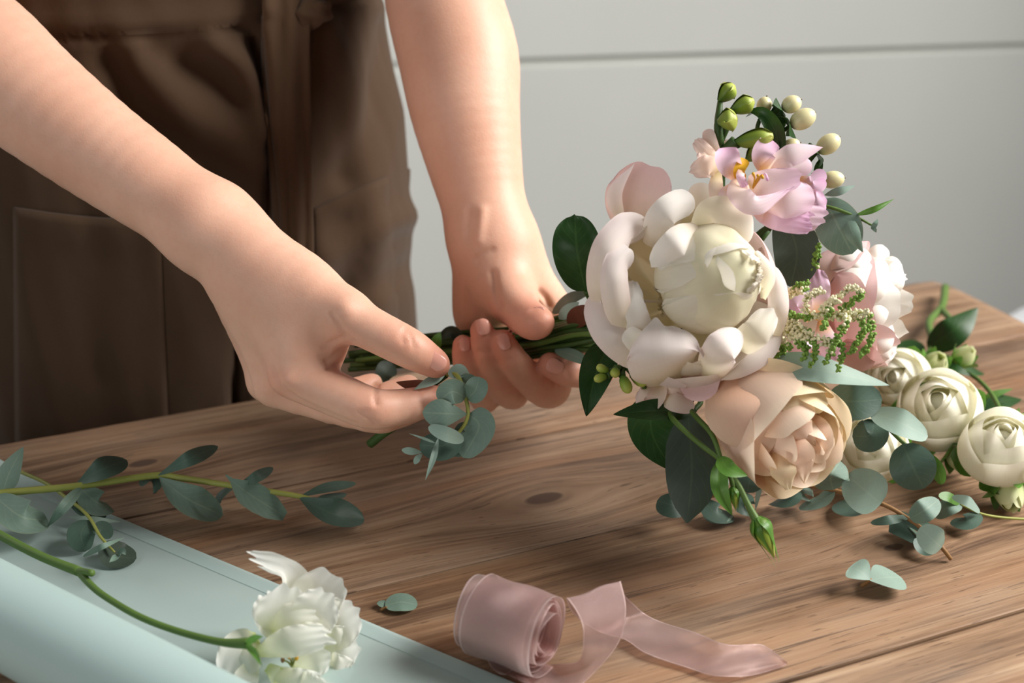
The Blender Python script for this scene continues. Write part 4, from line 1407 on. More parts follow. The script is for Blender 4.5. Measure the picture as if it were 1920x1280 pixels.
# ---- the cream freesia
C = P(1350, 325, .728)
t = flower('freesia_stem', 'small crumpled cream freesia bloom left of the mauve pink one', 'flower', C)
for pts, hw, m, k in [
        ([P(1362, 318, .728), P(1338, 285, .720), P(1326, 242, .722)], 14, M_FREESIA_WHITE, dict(cup=.3, prof='petal')),
        ([P(1358, 318, .722), P(1330, 292, .714), P(1303, 262, .718)], 15, M_FREESIA_WHITE, dict(cup=-.3, prof='petal', ruffle=(.15, 3, 1), jag=.08)),
        ([P(1358, 322, .720), P(1330, 312, .710), P(1296, 322, .714)], 22, M_FREESIA_WHITE, dict(cup=-.3, prof='petal', ruffle=(.12, 4, 2), jag=.10)),
        ([P(1356, 300, .724), P(1330, 300, .714), P(1312, 308, .712)], 20, M_FREESIA_WHITE, dict(cup=-.4, prof='strap', ruffle=(.10, 3, 2), jag=.06)),
        ([P(1345, 318, .718), P(1343, 360, .710), P(1358, 397, .714)], 14, M_FREESIA_WHITE, dict(cup=-.35, prof='strap')),
        ([P(1352, 290, .730), P(1364, 268, .728), P(1366, 262, .727)], 10, M_FREESIA_WHITE, dict(cup=.3, prof='petal'))]:
    petal('petal', pts, hw, m, t, seed=int(hw) + 3, **k)
bundle(t, [P(1352, 322, .730), P(1340, 400, .755), P(1230, 560, .785)], M_STEM, .002)

# ---- creamy hypericum berries
C = P(1478, 300, .745)
t = flower('hypericum_sprig', 'sprig of cream oval berries on green stalks, top right of the bouquet', 'flower', C)
BR = [(1428, 214, .742, 1437, 183, 15.5, 36), (1466, 204, .738, 1500, 188, 18, 42), (1482, 236, .730, 1526, 212, 21, 50), (1532, 284, .732, 1572, 258, 20, 46), (1464, 280, .738, 1498, 268, 15, 36), (1538, 340, .734, 1581, 334, 18, 43)]
for i, (x0, y0, d, x1, y1, r, h) in enumerate(BR):
    a = P(x0, y0, d)
    b = P(x1, y1, d - .002)
    k = d / FPX
    g = lathe_geo(a, b - a, egg(r * k * .92, np.linalg.norm(b - a) * 1.06), 18)
    o = mk('berry', *g[:2], M_BERRY, t, g[2], origin=a)
    n_ = nrm(b - a)
    g = lathe_geo(b - n_ * .0008, n_, [(.0011, 0), (.0007, .0010), (.0002, .0022)], 8)
    mk('berry_tip', *g[:2], M_BROWN, o, g[2])
    for j in range(3):
        an = j * 2.1 + i
        s = nrm(np.cross(n_, FWD))
        q = np.cross(s, n_)
        w_ = math.cos(an) * s + math.sin(an) * q
        g = petal_geo([a - n_ * .001, a + w_ * .005 - n_ * .0005, a + w_ * .0085 - n_ * .004], 9, n=n_, prof='ovate', nu=7, nv=10)
        mk('sepal', *g[:2], M_GREEN, t, g[2])
    tube('berry_stalk', [a, a - n_ * .008 + V(0, -.3, 0) * .003, P(1470 + (x0 - 1478) * .45, 300 + (i % 3) * 6, .744)], [.0013, .0013, .0016], M_STEM_DK, t, n=14)
for pts, hw in [([P(1462, 300, .738), P(1455, 250, .726), P(1432, 214, .722), P(1402, 207, .728)], 17), ([P(1530, 330, .742), P(1536, 310, .738), P(1540, 296, .737)], 8), ([P(1470, 240, .74), P(1456, 215, .738), P(1452, 198, .74)], 12)]:
    petal('leaf', pts, hw, M_GREEN, t, prof='ovate', cup=.35, seed=3)
tube('main_stalk', [P(1470, 305, .744), P(1468, 360, .752), P(1440, 430, .765)], .0022, M_STEM_DK, t)
bundle(t, [P(1440, 430, .765), P(1330, 560, .785)], M_STEM_DK, .0024)

# ---- eucalyptus twig on the right with a big round leaf
C = P(1530, 400, .735)
t = flower('eucalyptus_twig', 'eucalyptus twig with one big round leaf at the right of the pink freesia', 'leaf sprig', C)
petal('leaf', [P(1546, 372, .738), P(1572, 425, .728), P(1598, 476, .732)], 44, M_EUC, t, prof='round', cup=-.12, seed=1)
petal('leaf', [P(1586, 402, .730), P(1600, 440, .722), P(1618, 473, .728)], 15, M_EUC, t, prof='ovate', cup=-.3, seed=2)
petal('leaf', [P(1545, 366, .735), P(1575, 358, .730), P(1606, 347, .732)], 8, M_EUC_PALE, t, prof='lance', seed=3)
petal('leaf', [P(1602, 404, .728), P(1640, 392, .722), P(1678, 372, .726)], 6, M_GREEN_LT, t, prof='lance', cup=.3, seed=4)
petal('leaf', [P(1634, 430, .728), P(1641, 420, .726), P(1646, 410, .727)], 5, M_EUC, t, prof='ovate', seed=5)
petal('leaf', [P(1634, 424, .728), P(1640, 430, .726), P(1643, 436, .727)], 4, M_EUC, t, prof='ovate', seed=6)
tube('twig', [P(1500, 396, .742), P(1546, 387, .731), P(1600, 404, .728), P(1638, 424, .728)], [.0014, .0011, .0009, .0006], M_STEM, t)
bundle(t, [P(1500, 396, .742), P(1420, 440, .76), P(1300, 560, .78)], M_STEM_DK, .0018)

# ---- single leaves worked in between the flowers
for nm, lab, pts, hw, m, k, via in [
        ('eucalyptus_leaf', 'broad dark leaf between the white peony and the pink peony', [P(1468, 400, .752), P(1494, 470, .742), P(1482, 538, .744)], 44, M_EUC_OLD, dict(prof='round', cup=.1), [P(1440, 430, .765), P(1330, 570, .785)]),
        ('broad_leaf', 'upright dark green wrinkled leaf left of the white peony', [P(1098, 546, .765), P(1082, 470, .752), P(1078, 404, .756)], 46, M_GREEN, dict(prof='round', cup=.15, wave=.10, ruffle=(.03, 3, 0), jag=.03), [P(1110, 570, .775)]),
        ('broad_leaf', 'narrow dark green leaf pointing down below the left edge of the white peony', [P(1142, 640, .745), P(1116, 705, .728), P(1099, 781, .722)], 33, M_GREEN, dict(prof='ovate', fold=.3, ruffle=(.04, 2, 0)), [P(1140, 625, .76)]),
        ('broad_leaf', 'small pointed leaf sticking out left under the cream blossom', [P(1300, 772, .735), P(1225, 770, .722), P(1149, 777, .716)], 21, M_GREEN, dict(prof='ovate', fold=.25, n=.35), [P(1310, 740, .752), P(1230, 660, .785)]),
        ('broad_leaf', 'dark olive leaf half hidden behind the large hanging grey leaf', [P(1225, 740, .765), P(1222, 810, .755), P(1262, 884, .752)], 44, M_GREEN, dict(prof='ovate', cup=.1, twist=8), [P(1225, 700, .775)]),
        ('eucalyptus_leaf', 'large hanging grey green leaf at the bottom left of the bouquet', [P(1290, 772, .744), P(1297, 880, .726), P(1288, 980, .722)], 50, M_EUC_OLD, dict(prof=[.18, .68, .93, 1, 1, .94, .80, .50, .04], cup=-.08), [P(1285, 720, .765)]),
        ('eucalyptus_leaf', 'long pale grey green leaf lying across below the feathery spray', [P(1425, 676, .726), P(1530, 692, .704), P(1668, 722, .712)], 27, M_EUC_PALE, dict(prof='ovate', n=.55, cup=.1), [P(1380, 660, .755), P(1260, 630, .785)])]:
    t = flower(nm, lab, 'leaf', pts[0])
    petal('leaf_blade', pts, hw, m, t, seed=int(hw), nv=34, nu=19, **k)
    bundle(t, [pts[0], *via], M_STEM_DK, .0016)

# ---- eucalyptus sprig low on the right
C = P(1560, 745, .745)
t = flower('eucalyptus_sprig', 'eucalyptus sprig with dark round leaves sticking out right of the peach rose', 'leaf sprig', C)
for pts, hw, m, k in [
        ([P(1552, 748, .748), P(1600, 752, .738), P(1654, 748, .742)], 36, M_EUC_DARK, dict(cup=.1)),
        ([P(1640, 786, .745), P(1632, 815, .738), P(1598, 818, .742)], 32, M_EUC_DARK, dict(cup=.12)),
        ([P(1634, 772, .742), P(1688, 792, .730), P(1740, 818, .735)], 25, M_EUC_PALE, dict(cup=.1, n=.45)),
        ([P(1692, 832, .738), P(1712, 876, .730), P(1732, 916, .733)], 44, M_EUC_DARK, dict(cup=-.1)),
        ([P(1738, 850, .742), P(1758, 880, .740), P(1766, 908, .742)], 13, M_GREEN_LT, dict(cup=.2))]:
    petal('leaf', pts, hw, m, t, prof='round', seed=int(hw), **k)
tube('twig', [P(1520, 735, .752), P(1580, 757, .746), P(1638, 778, .744), P(1700, 835, .740), P(1740, 850, .742)], [.0016, .0014, .0013, .0011, .0008], M_STEM, t)
bundle(t, [P(1520, 735, .752), P(1400, 690, .77), P(1230, 640, .79)], M_STEM_DK, .0018)

# ---- lisianthus bud stem hanging at the bottom
C = P(1262, 786, .724)
t = flower('lisianthus_bud_stem', 'hanging green lisianthus stem with a pointed bud at its tip', 'flower bud', C)
tube('stalk', [P(1235, 745, .745), P(1264, 788, .720), P(1310, 830, .706), P(1352, 862, .702)], [.0018, .0016, .0015, .0014], M_STEM, t)
tube('stalk', [P(1280, 740, .745), P(1300, 775, .722), P(1335, 815, .706), P(1353, 866, .702)], [.0018, .0016, .0015, .0014], M_STEM, t)
tube('stalk', [P(1352, 862, .702), P(1382, 905, .697), P(1402, 945, .694), P(1418, 975, .692)], [.0015, .0016, .0018, .0024], M_STEM, t)
tube('stalk', [P(1360, 874, .700), P(1370, 895, .697), P(1376, 915, .697)], [.0013, .0013, .0016], M_STEM, t, n=12)
petal('leaf', [P(1350, 856, .700), P(1366, 878, .690), P(1402, 892, .692)], 16, M_GREEN_LT, t, prof='ovate', cup=.15, n=.2)
petal('leaf', [P(1350, 864, .702), P(1350, 915, .694), P(1373, 966, .695)], 17, M_GREEN_LT, t, prof='ovate', fold=.4)


def lisi_bud(a, b, d0, r, parent, tails):
    a, b = P(*a, d0), P(*b, d0)
    k = d0 / FPX
    ln = np.linalg.norm(b - a)
    n_ = nrm(b - a)
    g = lathe_geo(a, n_, [(r * k * q, ln * s) for q, s in ((.35, 0), (.85, .12), (1, .28), (.9, .45), (.6, .65), (.3, .85), (.05, 1))], 16)
    o = mk('bud', *g[:2], M_BUD, parent, g[2], origin=a)
    s = nrm(np.cross(n_, FWD))
    q = np.cross(s, n_)
    for j in range(5):
        an = j * 1.2566 + .5
        w_ = math.cos(an) * s + math.sin(an) * q
        g = petal_geo([a + w_ * r * k * .4, a + n_ * ln * .25 + w_ * r * k * 1.05, a + n_ * ln * .62 + w_ * r * k * .75, a + n_ * ln * (1.02 + tails * .14 * (j % 3)) + w_ * r * k * .28], r * .40, n=w_, prof=[.5, .95, 1, .75, .4, .2, .1, .04], fold=-.2, nu=7, nv=18)
        mk('sepal', *g[:2], M_GREEN_LT, o, g[2])


lisi_bud((1417, 970), (1452, 1044), .692, 20, t, .8)
lisi_bud((1374, 912), (1380, 955), .697, 12, t, .8)
bundle(t, [P(1258, 765, .735), P(1225, 700, .77)], M_STEM, .0018)

# ---- small cream blossom with green buds under the peony
C = P(1215, 705, .745)
t = flower('freesia_stem', 'small cream freesia with green buds tucked under the left of the peony', 'flower', C)
for pts, hw, m, k in [
        ([P(1228, 705, .742), P(1218, 735, .732), P(1196, 760, .734)], 20, M_FREESIA_WHITE, dict(cup=-.4, prof='petal', ruffle=(.15, 3, 0), jag=.06)),
        ([P(1240, 700, .740), P(1232, 740, .726), P(1216, 762, .728)], 17, M_FREESIA_WHITE, dict(cup=.6, prof='petal', ruffle=(.1, 3, 0))),
        ([P(1232, 745, .732), P(1262, 752, .722), P(1302, 764, .724)], 18, M_FREESIA_WHITE, dict(cup=-.3, prof='petal', n=.2)),
        ([P(1235, 692, .742), P(1258, 720, .726), P(1276, 750, .728)], 24, M_FREESIA_WHITE, dict(cup=-.45, prof='petal')),
        ([P(1215, 690, .744), P(1212, 715, .736), P(1208, 730, .736)], 16, M_FREESIA_WHITE, dict(cup=-.3, prof='petal')),
        ([P(1260, 700, .738), P(1278, 725, .730), P(1292, 748, .731)], 18, M_FREESIA_WHITE, dict(cup=-.3, prof='petal'))]:
    petal('petal', pts, hw, m, t, seed=int(hw) + 13, **k)
for (x0, y0, x1, y1, d, r) in [(1142, 698, 1119, 686, .722, 8.5), (1138, 704, 1114, 712, .720, 8.5), (1156, 690, 1151, 706, .718, 9.5), (1166, 704, 1180, 737, .718, 11), (1182, 694, 1212, 722, .722, 13), (1190, 690, 1205, 700, .726, 10)]:
    a, b = P(x0, y0, d), P(x1, y1, d - .003)
    k = d / FPX
    g = lathe_geo(a, b - a, [(r * k * q, np.linalg.norm(b - a) * s) for q, s in ((.4, 0), (.8, .2), (1, .5), (.95, .75), (.6, .93), (.1, 1))], 12)
    mk('bud', *g[:2], M_BUD, t, g[2], origin=a)
    tube('bud_stalk', [P(1176, 676, .732), (a + P(1170, 684, .728)) / 2, a], [.0013, .0015, .0022], M_STEM_DK, t, n=10)
tube('bud_stalk', [P(1170, 672, .733), P(1196, 710, .732), P(1215, 735, .736)], .0013, M_STEM, t, n=10)
bundle(t, [P(1176, 676, .732), P(1165, 650, .755)], M_STEM, .0018)

# ---- feathery astilbe spray
C = P(1462, 600, .732)
t = flower('astilbe_spray', 'feathery cream and green astilbe spray right of the white peony', 'flower', C)
MAIN = [P(1420, 602, .745), P(1475, 597, .722), P(1540, 590, .708), P(1604, 590, .706)]
tube('main_stalk', MAIN, [.0014, .0012, .001, .0006], M_STEM_Y, t)
AST = [  # polyline (px, py, d), green share at the tip
    ([(1540, 590, .708), (1560, 565, .702), (1595, 540, .700), (1618, 548, .700)], .1), ([(1572, 590, .706), (1596, 565, .700), (1618, 553, .699)], .75),
    ([(1595, 590, .705), (1628, 590, .698), (1632, 640, .696), (1612, 668, .697)], .6), ([(1600, 590, .705), (1622, 610, .696), (1608, 640, .694), (1592, 664, .695)], .75),
    ([(1560, 590, .707), (1588, 600, .697), (1572, 630, .694), (1560, 654, .694)], .6), ([(1530, 592, .709), (1556, 575, .700), (1548, 604, .698), (1540, 618, .698)], .6),
    ([(1520, 593, .710), (1510, 565, .706), (1528, 548, .705), (1545, 545, .704)], 0), ([(1545, 590, .707), (1560, 560, .700), (1572, 566, .699)], 0),
    ([(1480, 597, .720), (1510, 625, .706), (1552, 640, .700), (1580, 648, .698), (1570, 695, .695)], .45), ([(1475, 598, .722), (1500, 630, .708), (1530, 645, .702), (1520, 690, .698)], .5),
    ([(1470, 600, .724), (1492, 640, .710), (1512, 650, .705), (1505, 676, .702)], .6), ([(1545, 640, .701), (1560, 660, .698), (1545, 682, .697)], .5),
    ([(1450, 610, .728), (1480, 625, .714), (1510, 640, .706)], 0), ([(1448, 605, .730), (1485, 612, .716), (1520, 622, .707)], .1), ([(1450, 592, .730), (1490, 592, .716), (1522, 596, .709)], .8),
    ([(1440, 620, .730), (1470, 640, .718), (1484, 655, .712)], .3), ([(1440, 628, .732), (1470, 650, .720), (1455, 668, .718)], .9), ([(1460, 560, .732), (1490, 540, .722), (1515, 528, .718)], .4),
    ([(1470, 556, .730), (1496, 545, .720), (1512, 540, .718)], .2), ([(1526, 505, .740), (1532, 480, .738), (1537, 455, .738)], 1.0)]
ICO = None


def beads(pts, spread, n, r0, green, seed):
    rg = np.random.default_rng(seed)
    c = spline([P(*q) for q in pts], 60)
    gA, gB = [], []
    for i in range(n):
        tt_ = i / n
        j = min(59, int(tt_ * 59))
        dirv = nrm(rg.normal(size=3))
        sp = spread * (1 - 0.55 * tt_)
        p = c[j] + dirv * sp * (0.5 + 0.5 * rg.random())
        r = r0 * (0.75 + 0.5 * rg.random())
        g = blob_geo(p, (dirv, nrm(np.cross(dirv, [.3, .5, .8])), nrm(np.cross(dirv, nrm(np.cross(dirv, [.3, .5, .8]))))), (r * 1.35, r, r), n=5, m=6)
        (gB if tt_ > 1 - green + rg.normal() * .08 else gA).append(g)
    return gA, gB, c


for i, (pts, gr) in enumerate(AST):
    L = sum(math.hypot(a[0] - b[0], a[1] - b[1]) for a, b in zip(pts[:-1], pts[1:]))
    gA, gB, c = beads(pts, .0030, int(16 + L * .75), .00092, gr, i)
    o = tube('side_twig', [P(*q) for q in pts], [.0006] * (len(pts) - 1) + [.0003], M_STEM_Y, t, n=24, m=5)
    for gs, m, nm in ((gA, M_FLORET, 'cream_florets'), (gB, M_FLORET_G, 'green_florets')):
        if gs:
            v, f, uv = merge(gs)
            q = mk(nm, v, f, m, o, uv)
            q['kind'] = 'stuff'
bundle(t, [P(1420, 602, .745), P(1300, 610, .775)], M_STEM_DK, .0018)

# ---- mauve freesia petals deep between the peonies
C = P(1500, 580, .758)
t = flower('freesia_stem', 'crumpled mauve blossom deep between the two peonies', 'flower', C)
for pts, hw, k in [([P(1530, 600, .765), P(1538, 550, .752), P(1530, 505, .756)], 20, dict(ruffle=(.15, 3, 0))), ([P(1520, 600, .760), P(1498, 570, .748), P(1482, 580, .75)], 26, dict(ruffle=(.1, 2, 1))),
                   ([P(1510, 620, .755), P(1500, 640, .745), P(1490, 668, .748)], 30, dict(ruffle=(.12, 2, 0))), ([P(1530, 640, .760), P(1522, 690, .748), P(1525, 716, .75)], 20, dict(ruffle=(.15, 2, 1))),
                   ([P(1540, 600, .762), P(1548, 640, .752), P(1560, 680, .756)], 26, dict(ruffle=(.12, 2, 1)))]:
    petal('petal', pts, hw, M_FREESIA_MAUVE, t, prof='petal', cup=-.2, seed=int(hw), **k)
bundle(t, [C, P(1400, 600, .775), P(1250, 610, .788)], M_STEM, .0018)
# filler foliage between the stems and the flowers
for i, (lab, pts, hw, m, k) in enumerate([
        ('dark maroon leaf beside the thumb, against the white peony', [P(1065, 610, .805), P(1090, 590, .786), P(1118, 575, .778)], 20, M_STEM_RED, {}),
        ('narrow grey green leaf lying along the bouquet stems by the thumb', [P(1048, 598, .806), P(1068, 580, .795), P(1086, 566, .790)], 12, M_EUC_PALE, {}),
        ('dark narrow leaf over the top of the bouquet stems', [P(1035, 586, .822), P(1070, 560, .806), P(1110, 548, .795)], 12, M_EUC_OLD, dict(n=.4)),
        ('thin green leaf lying along the lower bouquet stems', [P(1040, 655, .812), P(1080, 668, .795), P(1118, 690, .786)], 12, M_EUC, dict(n=.3)),
        ('short bright green leaf on the bouquet stems between the two hands', [P(812, 668, .836), P(818, 640, .828), P(826, 622, .83)], 11, M_GREEN_LT, {}),
        ('dark curled leaf on the bouquet stems left of the little finger', [P(865, 640, .838), P(845, 622, .832), P(815, 640, .834)], 12, M_EUC_OLD, dict(cup=.5)),
        ('dark round leaf under the bouquet stems below the thumb tip', [P(735, 680, .842), P(722, 700, .835), P(722, 718, .836)], 20, M_EUC_OLD, dict(cup=.2))]):
    petal_o = petal('leaf', pts, hw, m, None, prof='ovate', seed=i + 70, **k)
    tag(petal_o, lab, 'leaf', GB)

# ---------------------------------------------------------------- eucalyptus sprig pinched in her right hand
C = P(846, 708, .742)
t = thing('eucalyptus_sprig', 'eucalyptus sprig with round blue green leaves pinched between thumb and forefinger', 'leaf sprig', C, None)
SPR = [(836, 702, .745), (858, 705, .738), (873, 745, .732), (877, 780, .729), (862, 808, .727), (835, 828, .726), (793, 848, .724)]
tube('stem', [P(694, 832, .772), P(716, 814, .766), P(738, 800, .762)], [.0028, .0028, .0027], M_STEM_DK, t, n=10)
tube('stem', [P(738, 800, .762), P(770, 752, .752), P(836, 702, .745)], .0022, M_STEM_DK, t, n=14)
tube('twig', [P(*q) for q in SPR], [.0014, .0013, .0012, .0011, .0010, .0008, .0005], M_STEM_Y, t, n=40)
for pts, hw, m, pr, k in [
        ([P(842, 706, .738), P(866, 694, .742), P(882, 704, .748)], 12, M_EUC_PALE, 'round', dict(n=.6)),
        ([P(834, 704, .738), P(806, 715, .731), P(775, 731, .727)], 9, M_EUC_PALE, 'lance', dict(n=.35)),
        ([P(812, 722, .742), P(775, 722, .741), P(742, 716, .745)], 11, M_STEM_RED, 'ovate', dict(n=.5)),
        ([P(858, 712, .739), P(880, 722, .738), P(904, 748, .742)], 20, M_EUC, 'round', dict(cup=.15)),
        ([P(860, 725, .742), P(835, 735, .744), P(812, 760, .746)], 18, M_EUC_DARK, 'round', dict(cup=.1)),
        ([P(876, 748, .732), P(892, 730, .726), P(898, 706, .728)], 22, M_EUC, 'round', dict(cup=.25)),
        ([P(873, 745, .731), P(848, 734, .722), P(822, 752, .722)], 24, M_EUC, 'round', dict(cup=.15)),
        ([P(876, 776, .728), P(835, 775, .718), P(792, 773, .720)], 27, M_EUC, 'obov', dict(cup=-.1)),
        ([P(878, 776, .731), P(898, 800, .730), P(868, 858, .730)], 31, M_EUC, 'round', dict(cup=.1)),
        ([P(872, 790, .734), P(868, 825, .732), P(842, 850, .732)], 24, M_EUC, 'round', dict(cup=.1)),
        ([P(862, 815, .728), P(830, 835, .724), P(786, 834, .724)], 28, M_EUC_DARK, 'round', dict(cup=.12)),
        ([P(870, 826, .722), P(838, 814, .714), P(803, 800, .716)], 14, M_EUC_PALE, 'round', dict(cup=.1)),
        ([P(793, 848, .724), P(774, 846, .720), P(753, 843, .720)], 7, M_EUC_PALE, 'obov', dict(cup=.1)),
        ([P(793, 850, .724), P(784, 858, .720), P(777, 870, .720)], 6, M_EUC_PALE, 'obov', dict()),
        ([P(822, 820, .722), P(812, 860, .716), P(797, 901, .715)], 6, M_EUC_PALE, 'lance', dict(fold=.4)),
        ([P(820, 832, .722), P(795, 822, .718), P(766, 812, .718)], 2.5, M_EUC_PALE, 'lance', dict())]:
    petal('leaf', pts, hw, m, t, prof=pr, seed=int(hw), **k)

# ---------------------------------------------------------------- eucalyptus branch lying across the left of the table
t = thing('eucalyptus_branch', 'long eucalyptus branch with yellow green stem lying across the left of the table', 'branch', T(300, 891, .012))
BRN = [(-170, 940, .02), (0, 924, .024), (145, 911, .024), (290, 891, .024), (340, 896, .024), (440, 911, .022), (560, 930, .018), (604, 943, .014)]
tube('stem', [T(*q) for q in BRN], [.0024, .0023, .0022, .0021, .0020, .0018, .0016, .0010], M_STEM_Y, t, n=60)
for pts, hw, m, pr, k in [
        ([T(5, 924, .024), T(18, 885, .034), T(44, 837, .044)], 22, M_EUC, 'ovate', dict(n=.3, twist=-20)),
        ([T(-10, 930, .024), T(40, 968, .022), T(90, 975, .010)], 33, M_EUC, 'round', dict(n=.4, cup=.25, fold=-.1)),
        ([T(-60, 930, .024), T(-70, 900, .034), T(-40, 870, .036)], 30, M_EUC, 'round', dict(n=.5)),
        ([T(142, 908, .024), T(190, 880, .034), T(238, 862, .030)], 22, M_EUC_DARK, 'obov', dict(n=.45, cup=.1)),
        ([T(150, 914, .020), T(182, 942, .016), T(208, 950, .006)], 25, M_EUC, 'round', dict(n=.5)),
        ([T(152, 914, .024), T(120, 950, .024), T(88, 988, .010)], 11, M_EUC, 'ovate', dict(n=.1, fold=.3)),
        ([T(294, 892, .024), T(350, 862, .042), T(409, 836, .040)], 15, M_EUC_DARK, 'obov', dict(n=.3)),
        ([T(298, 894, .024), T(352, 935, .020), T(418, 966, .005)], 31, M_EUC, 'obov', dict(n=.45, cup=.3, fold=-.12)),
        ([T(288, 895, .02), T(284, 902, .014), T(296, 915, .006)], 8, M_EUC_DARK, 'round', dict(n=.5)),
        ([T(440, 912, .022), T(478, 895, .032), T(512, 876, .030)], 11, M_EUC_DARK, 'obov', dict(n=.3)),
        ([T(440, 913, .02), T(418, 928, .010), T(398, 945, .003)], 9, M_EUC_DARK, 'lance', dict(n=.6)),
        ([T(423, 890, .034), T(462, 922, .024), T(534, 968, .005)], 27, M_EUC, [.06, .16, .5, .95, 1, .85, .35], dict(n=.3, cup=.15)),
        ([T(560, 931, .018), T(612, 914, .020), T(668, 905, .014)], 10, M_EUC_DARK, 'obov', dict(n=.55)),
        ([T(560, 932, .018), T(622, 962, .014), T(683, 972, .004)], 27, M_EUC_DARK, 'obov', dict(n=.5, cup=.35)),
        ([T(585, 938, .016), T(610, 935, .016), T(650, 925, .010)], 9, M_EUC_DARK, 'obov', dict(n=.6))]:
    petal('leaf', pts, hw, m, t, prof=pr, floor=.0012, seed=int(hw), **k)

# small sprig on the wrapping film
t = thing('eucalyptus_sprig', 'small dark eucalyptus sprig lying on the mint wrapping film', 'leaf sprig', T(165, 965, .012))
tube('stem', [T(40, 885, .012), T(85, 905, .014), T(125, 933, .016), T(165, 967, .017), T(188, 1005, .015), T(215, 1035, .010)], [.0012, .0012, .0011, .0010, .0009, .0006], M_STEM_Y, t, n=40)
for pts, hw, m, pr, k in [
        ([T(168, 975, .016), T(152, 1000, .014), T(160, 1034, .004)], 27, M_EUC_DARK, 'round', dict(n=.5)),
        ([T(176, 985, .016), T(195, 990, .014), T(205, 1010, .010)], 14, M_EUC_DARK, 'round', dict(n=.5)),
        ([T(190, 1020, .012), T(222, 1042, .006), T(256, 1046, .004)], 27, M_EUC_OLD, 'round', dict(n=.6)),
        ([T(222, 1040, .012), T(215, 1047, .016), T(205, 1054, .018)], 6, M_EUC, 'ovate', dict(n=.3, cup=.4)),
        ([T(222, 1040, .012), T(230, 1034, .016), T(236, 1040, .016)], 6, M_EUC, 'ovate', dict(n=.3, cup=.4)),
        ([T(155, 1043, .006), T(190, 1025, .020), T(234, 1007, .016)], 6, M_EUC, 'ovate', dict(n=.2)),
        ([T(128, 968, .012), T(180, 974, .014), T(232, 978, .006)], 6, M_EUC_PALE, 'lance', dict(n=.4)),
        ([T(130, 936, .016), T(165, 960, .012), T(200, 966, .006)], 12, M_EUC_DARK, 'round', dict(n=.6))]:
    petal('leaf', pts, hw, m, t, prof=pr, floor=.0035, seed=int(hw) + 3, **k)

# ---------------------------------------------------------------- mint wrapping film, half unrolled
E0, E1 = T(-70, 850), T(985, 1291)
ed = nrm((E1 - E0) * np.array([1, 1, 0]))
en = np.array([ed[1], -ed[0], 0])                      # towards the viewer
if en[1] > 0:
    en = -en
roll_r = 0.0245
A0, A1 = T(0, 1152, roll_r), T(300, 1313, roll_r)      # two points on the axis of the roll
LN = float((E1 - E0) @ ed) + 0.05
q = [(float((p - E0) @ ed), float((p - E0) @ en)) for p in (A0, A1)]
N_ = 130
NS = 40
vv, us = [], []
for j in range(NS):
    s = LN * j / (NS - 1)
    ca = q[0][1] + (s - q[0][0]) * (q[1][1] - q[0][1]) / (q[1][0] - q[0][0])
    pr_ = [(a, .0011 + .0010 * math.sin(a * 50) ** 2 * (a < .1)) for a in np.linspace(0, ca, 30)]
    for i in range(1, N_):
        a = -math.pi / 2 + (i / N_) * 2 * math.pi * 2.6
        r_ = roll_r - .0011 * (i / N_) * 2.6
        pr_.append((ca + r_ * math.cos(a), roll_r + .0011 + r_ * math.sin(a)))
    for i, (a, z) in enumerate(pr_):
        lift = 0.012 * max(0, 1 - s / .10) * max(0, 1 - a / .06) if i < 30 else 0
        vv.append(E0 * np.array([1, 1, 0]) + ed * s + en * a + np.array([0, 0, TOP + z + lift]))
        us.append((j / NS, i / len(pr_)))
film = mk('wrapping_film', vv, grid_faces(NS, len(pr_)), M_PAPER, None, us, origin=E0)
so = film.modifiers.new('thickness', 'SOLIDIFY')
so.thickness = .0003
tag(film, 'partly unrolled roll of frosted mint wrapping film lying under the white lisianthus', 'wrapping paper')
# second layer of film: the folded-over margin
mv = []
for j in range(NS):
    s = LN * j / (NS - 1)
    for a in np.linspace(.001, .011, 6):
        mv.append(E0 * np.array([1, 1, 0]) + ed * s + en * a + np.array([0, 0, TOP + .0018 + .012 * max(0, 1 - s / .10) * (1 - a / .06)]))
mk('folded_margin', mv, grid_faces(NS, 6), M_PAPER, film)

# ---------------------------------------------------------------- white lisianthus on the film
C = T(470, 1205, .030)
t = thing('lisianthus', 'ruffled white lisianthus flower with a long green stem lying on the wrapping film', 'flower', C)
tube('stem', [T(-60, 968, .030), T(0, 1003, .031), T(75, 1042, .031), T(150, 1072, .031)], [.0026, .0026, .0025, .0027], M_STEM, t, n=30)
tube('stem', [T(148, 1071, .031), T(172, 1098, .030), T(200, 1120, .029), T(260, 1155, .028), T(330, 1182, .027), T(412, 1203, .028), T(468, 1206, .030)], [.0022, .0019, .0018, .0018, .0018, .0020, .003], M_STEM, t, n=50)
tube('stem_stub', [T(146, 1071, .031), T(160, 1072, .033), T(173, 1074, .035)], [.0024, .0020, .0019], M_STEM, t, n=8)
for q in ([(458, 1206, .03), (478, 1196, .04), (494, 1192, .046)], [(458, 1206, .03), (476, 1222, .036), (492, 1250, .036)]):
    petal('sepal', [T(*e) for e in q], 7, M_GREEN_LT, t, prof='lance', cup=.3)
LD = .652
